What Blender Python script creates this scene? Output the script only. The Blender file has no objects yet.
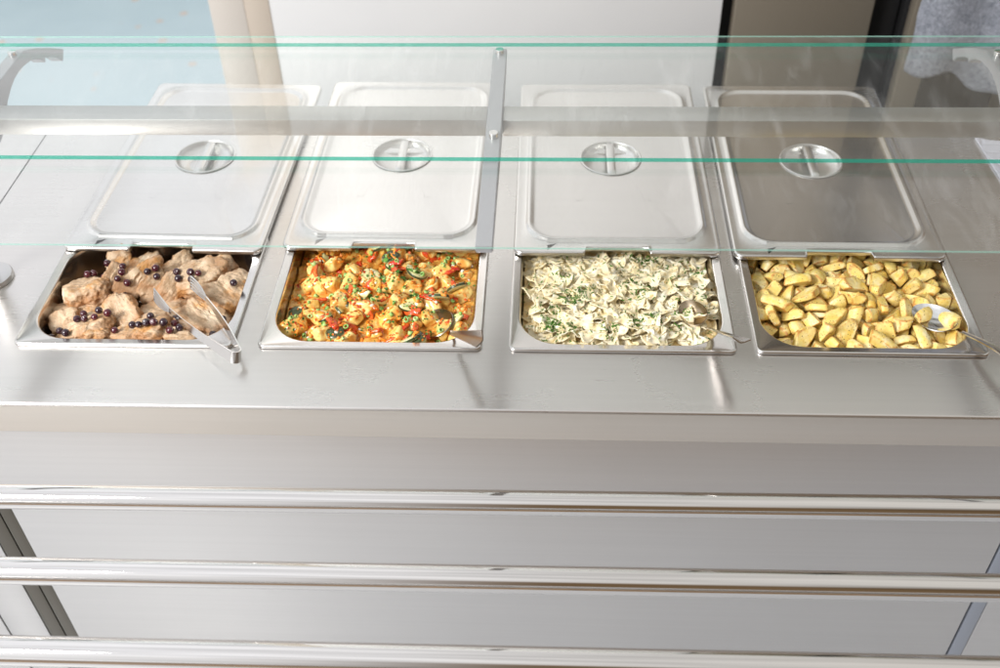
import bpy, bmesh, math, random
from mathutils import Vector, Matrix, Quaternion, noise, Euler
from mathutils.bvhtree import BVHTree

def ico(sub):
    bm = bmesh.new(); bmesh.ops.create_icosphere(bm, subdivisions=sub, radius=1.0); return bm

def chunk_bm(seed, a, b, c, cuts, sub=4, p=14, rough=.03, facet=None):
    """star-shaped cut vegetable: an ellipsoid sliced by planes with softly rounded edges"""
    rnd = random.Random(seed); bm = ico(sub); planes = []
    lay = bm.verts.layers.float.new('edge')
    for k in range(cuts):
        if facet: n = Vector(facet[k][:3]).normalized(); d = facet[k][3]
        else:
            n = Vector((rnd.uniform(-.5, .5), rnd.uniform(-1, 1), rnd.uniform(-1, 1))).normalized()
            d = rnd.uniform(.22, .5) * min(b, c) * 1.3
        planes.append((n, d))
    off = Vector((seed * 3.1, seed * 1.7, seed))
    for v in bm.verts:
        d = v.co.normalized()
        terms = [math.sqrt((d.x / a) ** 2 + (d.y / b) ** 2 + (d.z / c) ** 2)]
        for n, dd in planes: terms.append(max(0, n.dot(d)) / dd)
        s = sum(t ** p for t in terms) ** (1 / p); terms.sort()
        v[lay] = max(0, 1 - (terms[-1] - terms[-2]) / terms[-1] * 5) if len(terms) > 1 else 0
        r = 1 / s
        r *= 1 + rough * noise.fractal(d * 2.2 + off, 1, 2, 4) + rough * .35 * noise.noise(d * 9 + off)
        v.co = d * r
    return bm

def potato_bm(seed):
    rnd = random.Random(seed * 7 + 1)
    a = rnd.uniform(.019, .036); b = rnd.uniform(.0125, .0175); c = rnd.uniform(.011, .0155)
    kind = seed % 4
    if kind == 0:   # wedge: two flat cuts meeting in a long edge
        f = [(0, .9, .55, .0030), (0, -.75, .7, .0040), (1, .25, .1, a * .62), (-1, .1, .35, a * .8)]
    elif kind == 1: # thick slice
        f = [(0, .1, 1, .0055), (0, -.1, -1, .0060), (.3, 1, .1, .010), (-.8, -.6, .1, a * .62)]
    elif kind == 2: # block with end cut
        f = [(.15, .1, 1, .0060), (1, .3, 0, a * .55), (-.1, 1, -.2, .0070), (-.9, -.3, .5, a * .6)]
    else:
        f = [(.1, -.6, .8, .0045), (-.8, .5, .3, a * .5), (.2, .9, .1, .0075), (.6, -.1, -.8, .009)]
    f = [(x + rnd.uniform(-.16, .16), y + rnd.uniform(-.16, .16), z + rnd.uniform(-.16, .16), d * rnd.uniform(.75, 1.05)) for x, y, z, d in f]
    return chunk_bm(seed, a, b, c, 4, 5, 70, .035, f)

def farfalle_bm(seed):
    rnd = random.Random(seed * 13 + 5); bm = bmesh.new()
    L = rnd.uniform(.0145, .0185); Wd = rnd.uniform(.0098, .0122); nu, nv = 20, 14
    bend = rnd.uniform(-.004, .005); tw = rnd.uniform(-.5, .5); pin = rnd.uniform(.003, .0045); curl = rnd.uniform(-.0035, .004); c2 = rnd.uniform(-.004, .004)
    g = []
    for i in range(nu + 1):
        row = []
        for j in range(nv + 1):
            u = -1 + 2 * i / nu; v = -1 + 2 * j / nv
            m = math.exp(-(u / .34) ** 2)
            w = Wd * (1 - .60 * m) * (1 + .04 * abs(u))
            tooth = abs(((j * .5) % 1) * 2 - 1) * .0011 * (max(0, abs(u) - .75) / .25)
            x = u * L + math.copysign(tooth, u); y = v * w
            rf = .0005 * math.sin(v * 5 + seed) * abs(u) + .0003 * noise.noise(Vector((u * 3, v * 3, seed)))
            z = pin * m * math.cos(v * math.pi * 1.5) + bend * u * u + curl * v * v * u + c2 * v * abs(u) * math.sin(u * 3) + rf
            a_ = tw * u; y, z = y * math.cos(a_) - z * math.sin(a_), y * math.sin(a_) + z * math.cos(a_)
            row.append(bm.verts.new((x, y, z)))
        g.append(row)
    for i in range(nu):
        for j in range(nv): bm.faces.new((g[i][j], g[i + 1][j], g[i + 1][j + 1], g[i][j + 1]))
    bmesh.ops.recalc_face_normals(bm, faces=bm.faces)
    bmesh.ops.solidify(bm, geom=bm.faces[:], thickness=.0011)
    return bm

CAM = [1054.79945, 0.73702, 0.05783, -0.02749, 0.03722, 1.0332]
WSKY_L = (1.18, 1.19, 1.24); WSKY_R = (.70, .675, .64)
WHOR_L = (1.1, 1.1, 1.12); WHOR_R = (.17, .11, .06)
LKEY = 192; EXPO = 0.03; PASTA_DZ = .008; PASTA_HEAP = .008
DILLC = [(-0.101, 1.189, 0.010), (-0.103, 1.16, 0.007), (-0.097, 1.163, 0.007), (-0.081, 1.228, 0.007), (-0.069, 1.212, 0.007), (-0.074, 1.147, 0.007), (-0.019, 1.143, 0.007), (-0.051, 1.232, 0.007), (-0.081, 1.277, 0.007), (0.018, 1.253, 0.006), (0.041, 1.23, 0.007), (0.024, 1.166, 0.007), (0.093, 1.189, 0.008), (0.124, 1.29, 0.007), (0.08, 1.159, 0.007), (0.05, 1.177, 0.006), (0.034, 1.335, 0.009), (0.055, 1.33, 0.009)]

BAKE = {"potato":[[0,-979,1994,-564,8,-6,-87,49],[1,-155,1790,-530,1,-84,54,4],[2,847,1208,-529,22,-9,-60,76],[3,838,625,-547,34,59,70,20],[4,-1295,1469,-558,23,63,-65,-35],[5,-341,509,-550,2,-72,-68,10],[6,-686,776,-477,87,4,-10,-48],[7,-1306,1829,-526,21,-40,-60,66],[8,1288,2243,-561,16,-25,-80,52],[9,392,2451,-535,3,-71,70,6],[10,-1026,1511,-475,3,7,-33,94],[11,484,340,-557,22,39,85,28],[0,-1148,1231,-550,27,55,-68,-40],[1,-8,1453,-454,68,60,-34,25],[2,-705,71,-456,7,3,13,99],[3,149,751,-548,32,52,76,24],[4,676,1465,-424,25,-71,-21,62],[5,1151,1704,-550,10,-95,28,3],[6,1297,69,-525,7,-4,66,-74],[7,748,1901,-526,58,-69,-21,38],[8,-1157,2495,-561,16,-25,-80,51],[9,-76,852,-495,53,-78,-13,30],[10,337,1513,-484,36,4,-4,93],[11,279,1964,-509,66,-67,33,-10],[0,-557,2021,-564,49,-86,-14,4],[1,-1396,1614,-483,62,-41,54,-40],[2,-425,520,-415,8,-98,16,-3],[3,-820,1762,-486,99,14,5,2],[4,-1236,857,-567,50,-83,-25,11],[5,1281,1233,-536,52,3,9,85],[6,-1097,257,-535,10,-90,43,4],[7,578,1772,-458,34,19,43,82],[8,1048,1355,-516,10,19,78,-58],[9,328,985,-535,4,84,55,-5],[10,1289,2613,-539,13,-3,99,-8],[11,677,2465,-509,37,-22,71,-55],[0,1294,367,-564,46,-78,-38,18],[1,-893,2300,-474,84,31,-14,43],[2,-196,1019,-529,76,-57,-23,18],[3,-771,485,-547,40,91,13,-8],[4,-121,2055,-448,6,3,6,-100],[5,-732,2555,-550,5,10,99,-9],[6,-187,2379,-536,1,-70,-71,10],[7,541,1268,-526,37,-20,69,-59],[8,-982,606,-561,15,-24,81,-52],[9,-540,2266,-535,3,93,36,-5],[10,1341,1395,-416,25,-51,46,-68],[11,402,43,-441,84,35,35,-23],[0,1273,1812,-461,52,-78,-28,19],[1,-574,1314,-535,68,6,-1,73],[2,595,886,-265,35,21,-52,-75],[3,-552,2589,-391,44,70,54,-16],[4,-1425,1072,-547,17,71,-65,-23],[5,179,264,-550,10,-86,50,1],[6,-819,2634,-424,74,-67,-9,0],[7,649,935,-557,14,46,84,24],[8,-1332,75,-446,58,10,78,-21],[9,998,860,-527,30,-5,2,95],[10,1332,621,-505,42,-66,57,-27],[11,-33,1881,-435,48,86,2,-16],[0,-1287,167,-444,90,5,-19,-38],[1,-343,1565,-441,15,-19,46,-85],[2,493,1115,-429,72,-67,-10,14],[3,-1342,2224,-548,14,58,-71,-38],[4,-709,213,-567,4,-1,-86,50],[5,-1288,423,-425,71,-28,16,63],[6,170,2241,-454,16,-14,33,92],[7,-1060,2654,-459,43,-83,16,31],[8,446,692,-485,48,8,-3,-87],[9,-431,1765,-458,21,91,21,28],[10,-1072,2333,-417,41,-16,83,-34],[11,1417,1245,-295,74,-18,58,30],[0,485,2076,-532,49,-67,51,-21],[1,643,1599,-354,42,-17,44,-78],[2,-384,793,-398,83,-44,-15,-32],[3,114,1626,-548,6,43,-81,-40],[4,-1057,718,-467,22,53,-82,-4],[5,222,773,-367,4,-98,19,6],[6,136,1193,-475,85,14,0,-50],[7,-233,1195,-556,27,95,12,2],[8,900,2372,-483,26,4,-11,-96],[9,-1303,1694,-255,0,78,63,-7],[10,891,990,-437,20,30,92,-17],[11,420,1811,-356,31,-69,-58,29],[0,972,1380,-335,51,14,73,44],[1,-88,2138,-355,34,90,-22,19],[2,-823,1190,-468,59,37,37,61],[3,1012,2061,-548,15,59,-70,-37],[4,1091,394,-566,34,-62,60,-38],[5,-500,978,-365,92,-33,-13,-18],[6,1159,1152,-425,18,-75,62,-13],[7,1021,2553,-458,85,52,4,-11],[8,-1089,975,-457,85,52,-6,10],[9,-927,1322,-344,12,85,39,33],[10,604,685,-430,8,-12,93,35],[11,572,621,-240,18,-48,54,67],[0,1302,1972,-461,12,59,32,-73],[1,369,1309,-362,16,-97,13,-16],[2,-1083,1796,-344,11,-81,34,-47],[3,1188,535,-380,75,-33,41,-40],[4,63,1338,-415,23,-91,-15,-31],[5,-560,276,-383,83,-26,-3,-50],[6,56,1038,-357,1,-12,81,-58],[7,-747,1538,-525,33,-13,70,-62],[8,1129,1140,-255,19,62,-71,-27],[9,1263,847,-344,0,87,-48,11],[10,-408,231,-234,83,-31,5,-45],[11,1165,2032,-473,3,87,48,-13],[0,59,2409,-475,36,7,91,21],[1,-114,1695,-344,44,-78,43,11],[2,843,2073,-370,80,36,-45,-16],[3,-780,2135,-418,71,-44,54,-4],[4,1307,1607,-404,1,-92,-36,-18],[5,294,409,-382,80,1,3,60],[6,152,2565,-525,66,-57,33,-37],[7,4,574,-470,10,-71,29,-64],[8,-1215,2148,-449,74,-41,14,52],[9,841,96,-496,11,14,78,-60],[10,-668,1459,-390,45,18,43,-76],[11,634,2345,-467,11,-94,-28,17],[0,192,2649,-357,26,-86,7,43],[1,-602,1306,-374,8,-13,-99,-5],[2,-187,147,-463,0,10,94,32],[3,916,1163,-282,52,-20,41,72],[4,-728,1779,-344,26,-94,19,11],[5,-176,2616,-424,20,1,85,48],[6,-141,369,-440,19,45,-67,-56],[7,1416,934,-455,58,41,28,64],[8,915,1607,-526,12,-88,45,-4],[9,698,375,-402,19,-88,43,-3],[10,-642,796,-277,21,48,80,30],[11,-430,1867,-351,57,77,21,22],[0,1234,297,-376,45,14,77,43],[1,-187,1448,-359,37,-9,92,-7],[2,901,558,-340,49,-32,-45,68],[3,-520,410,-243,67,10,73,-5],[4,1002,2329,-478,0,-28,96,-7],[5,-1253,1181,-295,13,-62,-76,-17],[6,624,1989,-450,43,-68,56,-22],[7,16,1807,-202,63,30,-71,7],[8,-1363,2591,-444,48,-56,57,36],[9,86,1493,-184,10,-97,11,20],[10,227,1621,-316,58,4,9,-81],[11,893,1835,-324,51,-67,22,50],[0,-1304,2214,-395,25,-56,76,-23],[1,-867,1958,-356,9,2,-45,89],[2,-1116,1408,-289,32,83,31,35],[3,440,2482,-363,69,-69,-10,21],[4,815,344,-248,12,-62,-78,4],[5,-200,450,-224,65,11,23,-72],[6,-369,1475,-279,85,-31,42,4],[7,-423,2066,-363,64,45,-61,12],[8,268,1222,-289,26,-66,-66,26],[9,436,1519,-158,65,-8,-5,75],[10,-867,676,-364,33,-40,-84,19],[11,548,140,-332,2,29,80,-52],[0,-964,786,-240,1,23,58,-78],[1,-520,1123,-304,25,-93,5,27],[2,-1274,2421,-230,49,-71,-28,42],[3,1204,2214,-323,94,-10,25,21],[4,-952,1058,-336,20,-28,-93,9],[5,-2,2392,-277,28,3,96,-7],[6,-224,1206,-279,26,-21,87,36],[7,-932,2480,-294,22,-28,-89,29],[8,-352,2601,-325,28,-37,68,56],[9,-835,416,-321,37,-88,-29,4],[10,-1138,225,-246,83,46,25,19],[11,1057,116,-308,66,71,-7,-23],[0,-511,2418,-428,49,-85,-10,17],[1,-476,990,-204,1,5,-93,37],[2,1035,3301,3571,69,-58,22,-38],[3,14,304,-295,58,-28,-54,54],[4,1234,1835,-354,21,-21,95,6],[5,-1224,790,-181,82,21,48,23],[6,-1285,625,-387,40,5,23,-88],[7,-108,139,-300,40,-77,44,-24],[8,683,4410,-561,44,-69,-48,31],[9,-651,2150,-248,41,-64,-65,4],[10,-1086,2113,-293,49,-10,74,-45],[11,381,512,-225,90,11,18,-38],[0,1409,2465,-448,59,-45,63,24],[1,750,924,-183,13,56,-76,-32],[2,197,174,-163,29,-2,-65,70],[3,-60,736,-272,50,-39,76,14],[4,941,823,-220,15,35,-90,-22],[5,443,1999,-265,27,22,84,-42],[6,1050,1864,-205,7,-47,-58,66],[7,-1031,45,-432,10,5,88,-46],[8,-444,2307,-272,9,-82,-49,-28],[9,1161,1456,-243,6,-39,-10,92],[10,1358,398,-280,24,77,54,25],[11,-1418,946,-288,30,-57,-71,28],[0,742,2108,-306,3,54,84,-6],[1,406,972,-148,58,47,42,52],[2,1316,644,-140,53,-57,24,-57],[3,-32,1263,-174,43,-19,-9,88],[4,-319,2478,-212,5,-8,-99,6],[5,-663,1257,-187,19,-14,91,-33],[6,1289,2617,-346,72,-67,-15,6],[7,506,2605,-339,12,21,97,-8],[8,141,523,-267,80,1,60,1],[9,981,1535,-215,51,55,66,11],[10,-369,1800,-224,18,-79,-54,25],[11,221,873,-214,57,-71,-9,42],[0,622,1265,-239,25,-12,-87,-42],[1,266,2129,-269,11,-92,-21,30],[2,-1192,1002,-163,12,-24,-75,61],[3,249,1825,-126,80,-3,27,-53],[4,-740,1619,-254,14,-6,99,-5],[5,-3630,750,-550,10,-91,39,2],[6,887,2472,-343,47,-83,-10,-28],[7,1108,2601,-308,74,-7,65,16],[8,584,316,-297,12,-7,98,-16],[9,-362,696,-162,3,96,23,12],[10,-266,2309,-333,49,-58,61,-24]],"pasta":[[0,1311,2055,-318,52,7,10,85],[1,375,1544,-298,79,-27,4,-55],[2,1279,1360,-317,98,-3,-5,21],[3,-587,1793,-330,66,10,-8,74],[4,96,2153,-287,100,-2,-2,0],[5,843,1820,-311,96,-22,-11,-12],[6,-229,1015,-277,99,-14,-1,-6],[7,1182,1163,-306,23,1,-27,94],[8,572,397,-306,16,-15,30,-93],[9,100,1013,-303,28,82,50,5],[0,376,86,-314,85,-33,14,38],[1,753,647,-298,43,-1,24,87],[2,-814,1958,-312,64,-14,12,-74],[3,-1015,2114,-315,53,17,-2,83],[4,-614,1527,-287,87,-1,-2,50],[5,470,1724,-310,83,-25,-1,-50],[6,951,1643,-275,24,-1,9,-97],[7,-1211,1267,-298,77,18,32,51],[8,1324,619,-306,75,-31,12,-57],[9,-1382,581,-290,75,-18,32,-55],[0,-878,931,-314,84,-34,15,40],[1,-302,737,-317,4,42,87,-25],[2,-1056,324,-315,29,89,33,-6],[3,-783,2207,-314,22,24,-41,85],[4,39,1361,-317,15,87,-37,-29],[5,72,704,-300,3,33,89,31],[6,759,1312,-273,32,11,-4,-94],[7,-1291,684,-306,61,1,28,74],[8,-572,940,-274,76,-42,-32,38],[9,392,2183,-282,6,13,38,91],[0,-1185,640,-294,67,-26,44,-54],[1,1243,1755,-315,30,94,-11,15],[2,1022,1403,-314,31,-6,-11,94],[3,-1161,397,-329,98,-9,-20,-2],[4,783,1511,-310,16,-54,82,-8],[5,-1394,1070,-303,78,19,22,56],[6,1358,1508,-254,28,71,-54,-35],[7,-1062,1259,-300,13,-94,-32,8],[8,1405,1126,-308,50,41,-19,-74],[9,-225,2033,-312,32,-88,-33,-9],[0,539,1902,-247,17,91,-38,0],[1,-1227,1623,-298,62,-21,9,-75],[2,-1088,1558,-328,7,-66,-74,11],[3,-1139,48,-315,85,-36,-21,-33],[4,-913,579,-317,6,71,-63,-32],[5,862,711,-300,27,68,-66,-15],[6,-98,537,-273,45,-5,4,89],[7,-112,2173,-207,72,-34,43,42],[8,1079,588,-313,5,-14,11,98],[9,379,1181,-282,83,39,7,39],[0,52,107,-208,65,31,-63,29],[1,-678,163,-298,90,28,3,-34],[2,-131,1565,-311,4,-12,-16,-98],[3,-830,796,-326,94,-15,-29,7],[4,-692,2032,-294,5,2,-98,-18],[5,1146,2070,-310,66,-7,-28,70],[6,-297,358,-191,46,-30,-63,-55],[7,-818,150,-306,64,-12,-24,72],[8,368,324,-313,26,31,-24,-88],[9,1318,108,-282,1,-10,-39,-92],[0,-1011,671,-289,53,-48,-31,63],[1,1075,891,-298,58,25,-12,-77],[2,177,830,-314,96,-12,5,-26],[3,518,1394,-326,50,-32,0,-81],[4,-441,145,-304,18,-70,69,-7],[5,-1298,964,-268,65,-44,-48,40],[6,649,121,-333,5,64,74,-20],[7,779,857,-266,25,-27,28,89],[8,595,2028,-255,31,-8,40,86],[9,-1408,260,-305,20,81,-48,-26],[0,1099,339,-316,59,18,12,77],[1,-97,833,-292,43,89,3,16],[2,715,2106,-314,47,-4,12,-88],[3,-1381,523,-146,91,2,15,38],[4,-1363,1475,-287,71,0,-3,71],[5,346,918,-308,56,3,-15,81],[6,-1004,2125,-183,4,4,99,-13],[7,508,1107,-306,95,19,20,14],[8,-605,1181,-306,43,-23,24,-84],[9,1299,996,-248,52,-76,17,-34],[0,-1099,940,-317,76,-31,9,56],[1,297,2036,-317,21,-96,19,9],[2,-1428,1810,-265,42,-45,-57,54],[3,518,641,-327,95,9,-2,31],[4,-456,321,-287,96,-2,-1,-28],[5,-1346,776,-191,36,44,82,-7],[6,684,881,-230,31,-72,45,-43],[7,-942,1535,-305,21,54,-82,-4],[8,25,1953,-289,11,-24,-94,-20],[9,123,162,-282,74,25,-31,-54],[0,-735,114,-173,43,22,-22,-85],[1,595,2176,-198,74,38,-54,13],[2,-423,1479,-314,82,-9,7,-56],[3,-1393,1629,-206,44,-41,27,-75],[4,1126,73,-197,56,-59,-41,-41],[5,762,103,-214,37,0,-92,-14],[6,-1348,1249,-203,70,4,46,54],[7,-1044,1843,-267,34,90,-2,29],[8,-658,326,-210,17,54,69,-45],[9,309,1313,-290,85,-36,0,37],[0,1311,1086,-164,56,-49,39,-55],[1,-1221,1504,-220,38,76,-34,-40],[2,42,465,-264,87,-4,13,47],[3,1288,1652,-319,6,29,-34,89],[4,252,1900,-308,12,-98,-18,3],[5,162,1587,-302,75,4,-5,65],[6,897,1677,-131,86,-2,-14,-49],[7,1292,876,-306,1,16,-20,-97],[8,-855,1764,-306,19,3,-33,92],[9,981,1223,-254,42,9,46,-77],[0,-176,191,-301,30,-7,-27,-91],[1,-1044,1969,-317,9,29,91,-28],[2,-1007,159,-313,37,-6,-13,92],[3,958,2133,-330,99,1,-14,8],[4,-107,1368,-287,70,-3,0,-71],[5,-601,2192,-215,5,21,-90,37],[6,38,233,-246,8,25,89,-37],[7,-340,531,-304,52,6,5,-85],[8,-1312,386,-171,2,-48,-86,16],[9,-484,2000,-207,91,0,36,19],[0,1258,369,-316,33,14,17,92],[1,-144,72,-289,15,-6,39,90],[2,-893,1127,-285,87,-19,8,45],[3,974,186,-309,72,38,0,-58],[4,-1251,2069,-248,83,50,9,21],[5,1226,2082,-169,33,-30,90,-4],[6,-1275,174,-267,6,5,99,11],[7,1297,1317,-229,94,-31,2,-14],[8,925,1953,-312,94,28,20,-5],[9,311,559,-305,19,79,-51,-27],[0,-1387,912,-146,71,-28,28,-58],[1,-461,553,-231,41,83,-29,24],[2,1312,208,-255,62,-77,-5,11],[3,-1168,1979,-191,34,54,77,-10],[4,-474,845,-270,47,3,-18,-86],[5,-396,1772,-301,64,6,-1,77],[6,-967,171,-238,17,93,32,3],[7,1133,958,-134,12,6,46,-88],[8,-710,563,-313,80,5,10,-59],[9,1117,1543,-245,13,-17,-96,-19],[0,-407,172,-124,97,15,6,15],[1,1146,1121,-188,93,13,-26,21],[2,1328,482,-280,52,73,-33,-31],[3,857,54,-199,85,-44,23,-16],[4,-112,1926,-212,54,29,17,-77],[5,1194,637,-202,56,-8,-41,-71],[6,471,1989,-171,4,16,-99,-1],[7,1404,1795,-196,68,27,-58,-35],[8,-33,1770,-313,89,37,15,-23],[9,-1299,2172,-289,14,9,36,-92],[0,995,1060,-240,77,40,-34,36],[1,1417,2141,-178,61,5,70,36],[2,942,1477,-252,5,-81,-56,15],[3,1906,2044,3530,21,-16,0,-96],[4,-316,2180,-317,10,-13,93,32],[5,-755,1014,-215,22,-29,-74,56],[6,708,619,-223,14,91,37,-8],[7,-1076,1147,-223,0,-4,-3,-100],[8,447,778,-243,21,94,27,5],[9,-161,1682,-253,0,-19,-8,98],[0,208,119,-181,26,-49,21,-81],[1,224,1025,-222,75,3,-1,66],[2,-655,722,-328,13,-94,31,-1],[3,-2320,-785,3530,16,-16,1,-97],[4,8,1183,-304,29,-42,86,1],[5,629,524,-243,13,-16,-98,-3],[6,143,580,-292,26,-67,-69,7],[7,491,166,-214,29,-10,-13,-94],[8,191,2020,-187,0,21,-4,-98],[9,700,1130,-276,21,-92,29,-14],[0,-1191,1664,-132,63,-67,19,36],[1,-60,1519,-225,11,6,-26,-96],[2,126,2179,-189,29,-95,-12,0],[3,-89,1031,-250,65,5,-27,-71],[4,1119,1370,-196,4,1,-98,19],[5,-409,1019,-268,63,-2,7,77],[6,738,2175,-158,24,31,-60,-70],[7,-314,1456,-220,29,-15,-74,58],[8,1005,2155,-176,98,12,13,-8],[9,-1214,909,-148,77,-8,2,64],[0,1085,274,-207,54,-14,-22,80],[1,-730,1791,-253,55,66,-49,-16],[2,306,369,-218,84,-44,-23,22],[3,-743,1197,-326,60,-34,-4,-72],[4,434,1067,-145,38,-12,22,-89],[5,743,1511,-184,46,29,-26,-80],[6,398,2116,-137,48,85,15,-14],[7,1402,662,-190,57,3,65,51],[8,1196,840,-172,55,79,13,24],[9,923,491,-190,43,90,9,6],[0,356,1291,-134,74,-62,19,-21],[1,-282,1737,-163,27,-49,53,64],[2,1187,1742,-236,37,-18,91,-7],[3,919,364,-322,72,-27,-4,-64],[4,878,920,-217,70,56,-38,-23],[5,-276,71,-236,33,21,86,-33],[6,726,1937,-175,19,5,-94,-29],[7,1309,4761,-306,5,-9,25,-96],[8,-956,1378,-232,15,20,-2,97],[9,-805,1709,-119,48,54,63,27],[0,-858,730,-175,93,11,30,-20],[1,-370,1014,-163,47,-17,-84,-21],[2,119,586,-165,9,56,83,-2],[3,39,1921,-174,66,12,16,-72],[4,-106,676,-231,16,-86,-48,1],[5,230,1425,-246,47,6,-2,-88],[6,1033,1835,-192,74,60,14,-26],[7,-502,1254,-234,78,5,44,45],[8,-208,1870,-193,23,36,37,-83],[9,670,1753,-250,80,-54,-24,10],[0,-573,78,-228,86,-43,-1,27],[1,-1380,43,-197,50,69,13,-50],[2,673,1611,-202,74,-41,-52,-5],[3,-1009,1602,-243,19,-5,32,93],[4,2317,664,3573,5,2,-2,100],[5,-282,448,-212,17,-96,-17,15],[6,-491,1613,-152,60,20,43,65],[7,-436,1145,-181,26,-22,12,-93],[8,899,1160,-206,16,-39,-2,91],[9,258,1864,-187,5,34,-88,33],[0,410,472,-133,11,-45,-18,87],[1,1014,712,-258,5,-6,-88,46],[2,-535,386,-240,29,79,-54,-1],[3,-1321,1913,-322,58,3,-38,72],[4,9,2136,-132,0,3,-99,10],[5,-304,-702,3555,28,-94,-13,17],[6,-960,1230,-156,88,-42,21,10],[7,716,1002,-203,8,-42,-18,88],[8,497,918,-237,53,21,-50,-65],[9,-893,430,-208,6,11,-46,88],[0,-680,1432,-261,95,-4,-11,30],[1,-1331,2031,-140,67,67,9,-32],[2,180,797,-234,99,3,11,-4],[3,1332,521,-152,79,-13,-15,58],[4,-797,338,-237,52,45,65,-33],[5,163,377,-197,48,54,-51,46],[6,452,163,-59,74,-15,19,-62],[7,-380,1936,-193,36,-14,18,-90],[8,446,1804,-207,91,40,7,9],[9,509,1462,-124,74,27,-53,-31],[0,-1091,1535,-152,97,20,12,9],[1,673,1347,-139,47,-4,7,88],[2,-249,2080,-133,73,22,-60,-25],[3,-789,1571,-286,32,-8,15,-93],[4,1244,636,-78,57,74,35,-3],[5,593,1210,-180,40,-29,-8,-87],[6,-276,1567,-156,5,22,33,-92],[7,-364,620,-164,47,-20,39,77],[8,-1289,1919,-114,32,79,35,38],[9,1283,1493,-112,41,-63,52,-41],[0,-599,460,-145,7,0,18,-98],[1,755,1404,-98,6,-78,-63,-2],[2,-294,1292,-231,51,-16,-84,0],[3,-43,458,-142,89,39,9,21],[4,759,281,-266,13,93,25,22],[5,1454,2452,3560,23,51,-80,-21],[6,889,1359,-93,8,39,-1,-92],[7,1104,1730,-147,1,31,89,34],[8,-457,1366,-199,22,18,10,95],[9,-253,769,-195,19,81,-51,23],[0,511,688,-157,90,-31,1,31],[1,214,2044,-50,93,-1,22,31],[2,-1141,502,-165,64,2,-6,76],[3,-837,1357,-180,57,-6,-2,-82],[4,79,1616,-235,23,83,50,-8],[5,-467,2117,-147,6,-17,13,-97],[6,1091,1128,-122,16,93,32,-8],[7,1031,1977,-180,6,8,59,80],[8,704,1128,-128,31,20,-18,-91],[9,1280,1935,-213,8,-65,67,36],[0,-2132,1325,3535,99,-1,9,-5],[1,-89,191,-154,18,-46,79,38],[2,-1408,-131,3532,11,-11,99,4],[3,231,800,-181,55,-5,-3,-83],[4,1316,312,-196,3,-7,100,-7],[5,-723,559,-178,3,7,95,29],[6,-230,908,-150,18,85,50,0],[7,622,162,-122,81,28,30,42],[8,-212,1226,-220,64,36,44,52],[9,-307,1540,-92,0,-17,98,-7],[0,875,622,-121,5,13,3,-99],[1,-839,939,-139,9,18,38,90],[2,-48,579,-146,49,39,-3,78],[3,-1284,1263,-168,33,-16,-27,-89],[4,311,1674,-216,7,-5,-98,-19],[5,972,2065,-91,70,-71,-8,-2],[6,1020,754,-164,3,99,-1,17],[7,-27,1669,-143,100,3,-3,-7],[8,-492,1737,-122,40,-69,17,-58],[9,781,1828,-107,57,-82,1,-7],[0,139,1338,-176,97,6,-2,-22],[1,-538,768,-202,26,-27,93,-5],[2,-646,1132,-152,29,60,74,7],[3,52,1100,-188,58,2,0,81],[4,398,946,-134,7,80,51,31],[5,-773,1921,-178,10,11,-5,99],[6,537,1671,-120,35,-11,-64,-67],[7,-653,749,-133,71,-2,-5,-70],[8,-94,1338,-111,31,-65,-69,9],[9,602,389,-151,47,-47,58,-47]]}
# ---------------------------------------------------------------- scene
sc = bpy.context.scene; COL = sc.collection
R = math.radians
random.seed(4)

# ---------- objects
def tag(o, label=None, cat=None, group=None, kind=None):
    if label: o['label'] = label
    if cat: o['category'] = cat
    if group: o['group'] = group
    if kind: o['kind'] = kind
    return o
def empty(name, loc, rz=0):
    o = bpy.data.objects.new(name, None); COL.objects.link(o); o.location = loc; o.rotation_euler = (0, 0, rz)
    o.empty_display_size = .05; return o
def mesh_from(bm, name, mat, smooth=True, auto=None):
    me = bpy.data.meshes.new(name); bm.to_mesh(me); bm.free()
    for m in (mat if isinstance(mat, (list, tuple)) else [mat]): me.materials.append(m)
    me.polygons.foreach_set('use_smooth', [smooth] * len(me.polygons))
    if auto is not None: me.set_sharp_from_angle(angle=R(auto))
    return me
def obj(name, bm, mat, parent=None, loc=(0, 0, 0), smooth=True, auto=35):
    o = bpy.data.objects.new(name, mesh_from(bm, name, mat, smooth, auto)); COL.objects.link(o)
    o.location = loc
    if parent: o.parent = parent
    return o
def inst(o, loc, rot=None, scale=1):
    c = o.copy(); COL.objects.link(c); c.location = loc
    if rot is not None:
        c.rotation_mode = 'QUATERNION'; c.rotation_quaternion = rot
    c.scale = (scale,) * 3; return c

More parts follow.
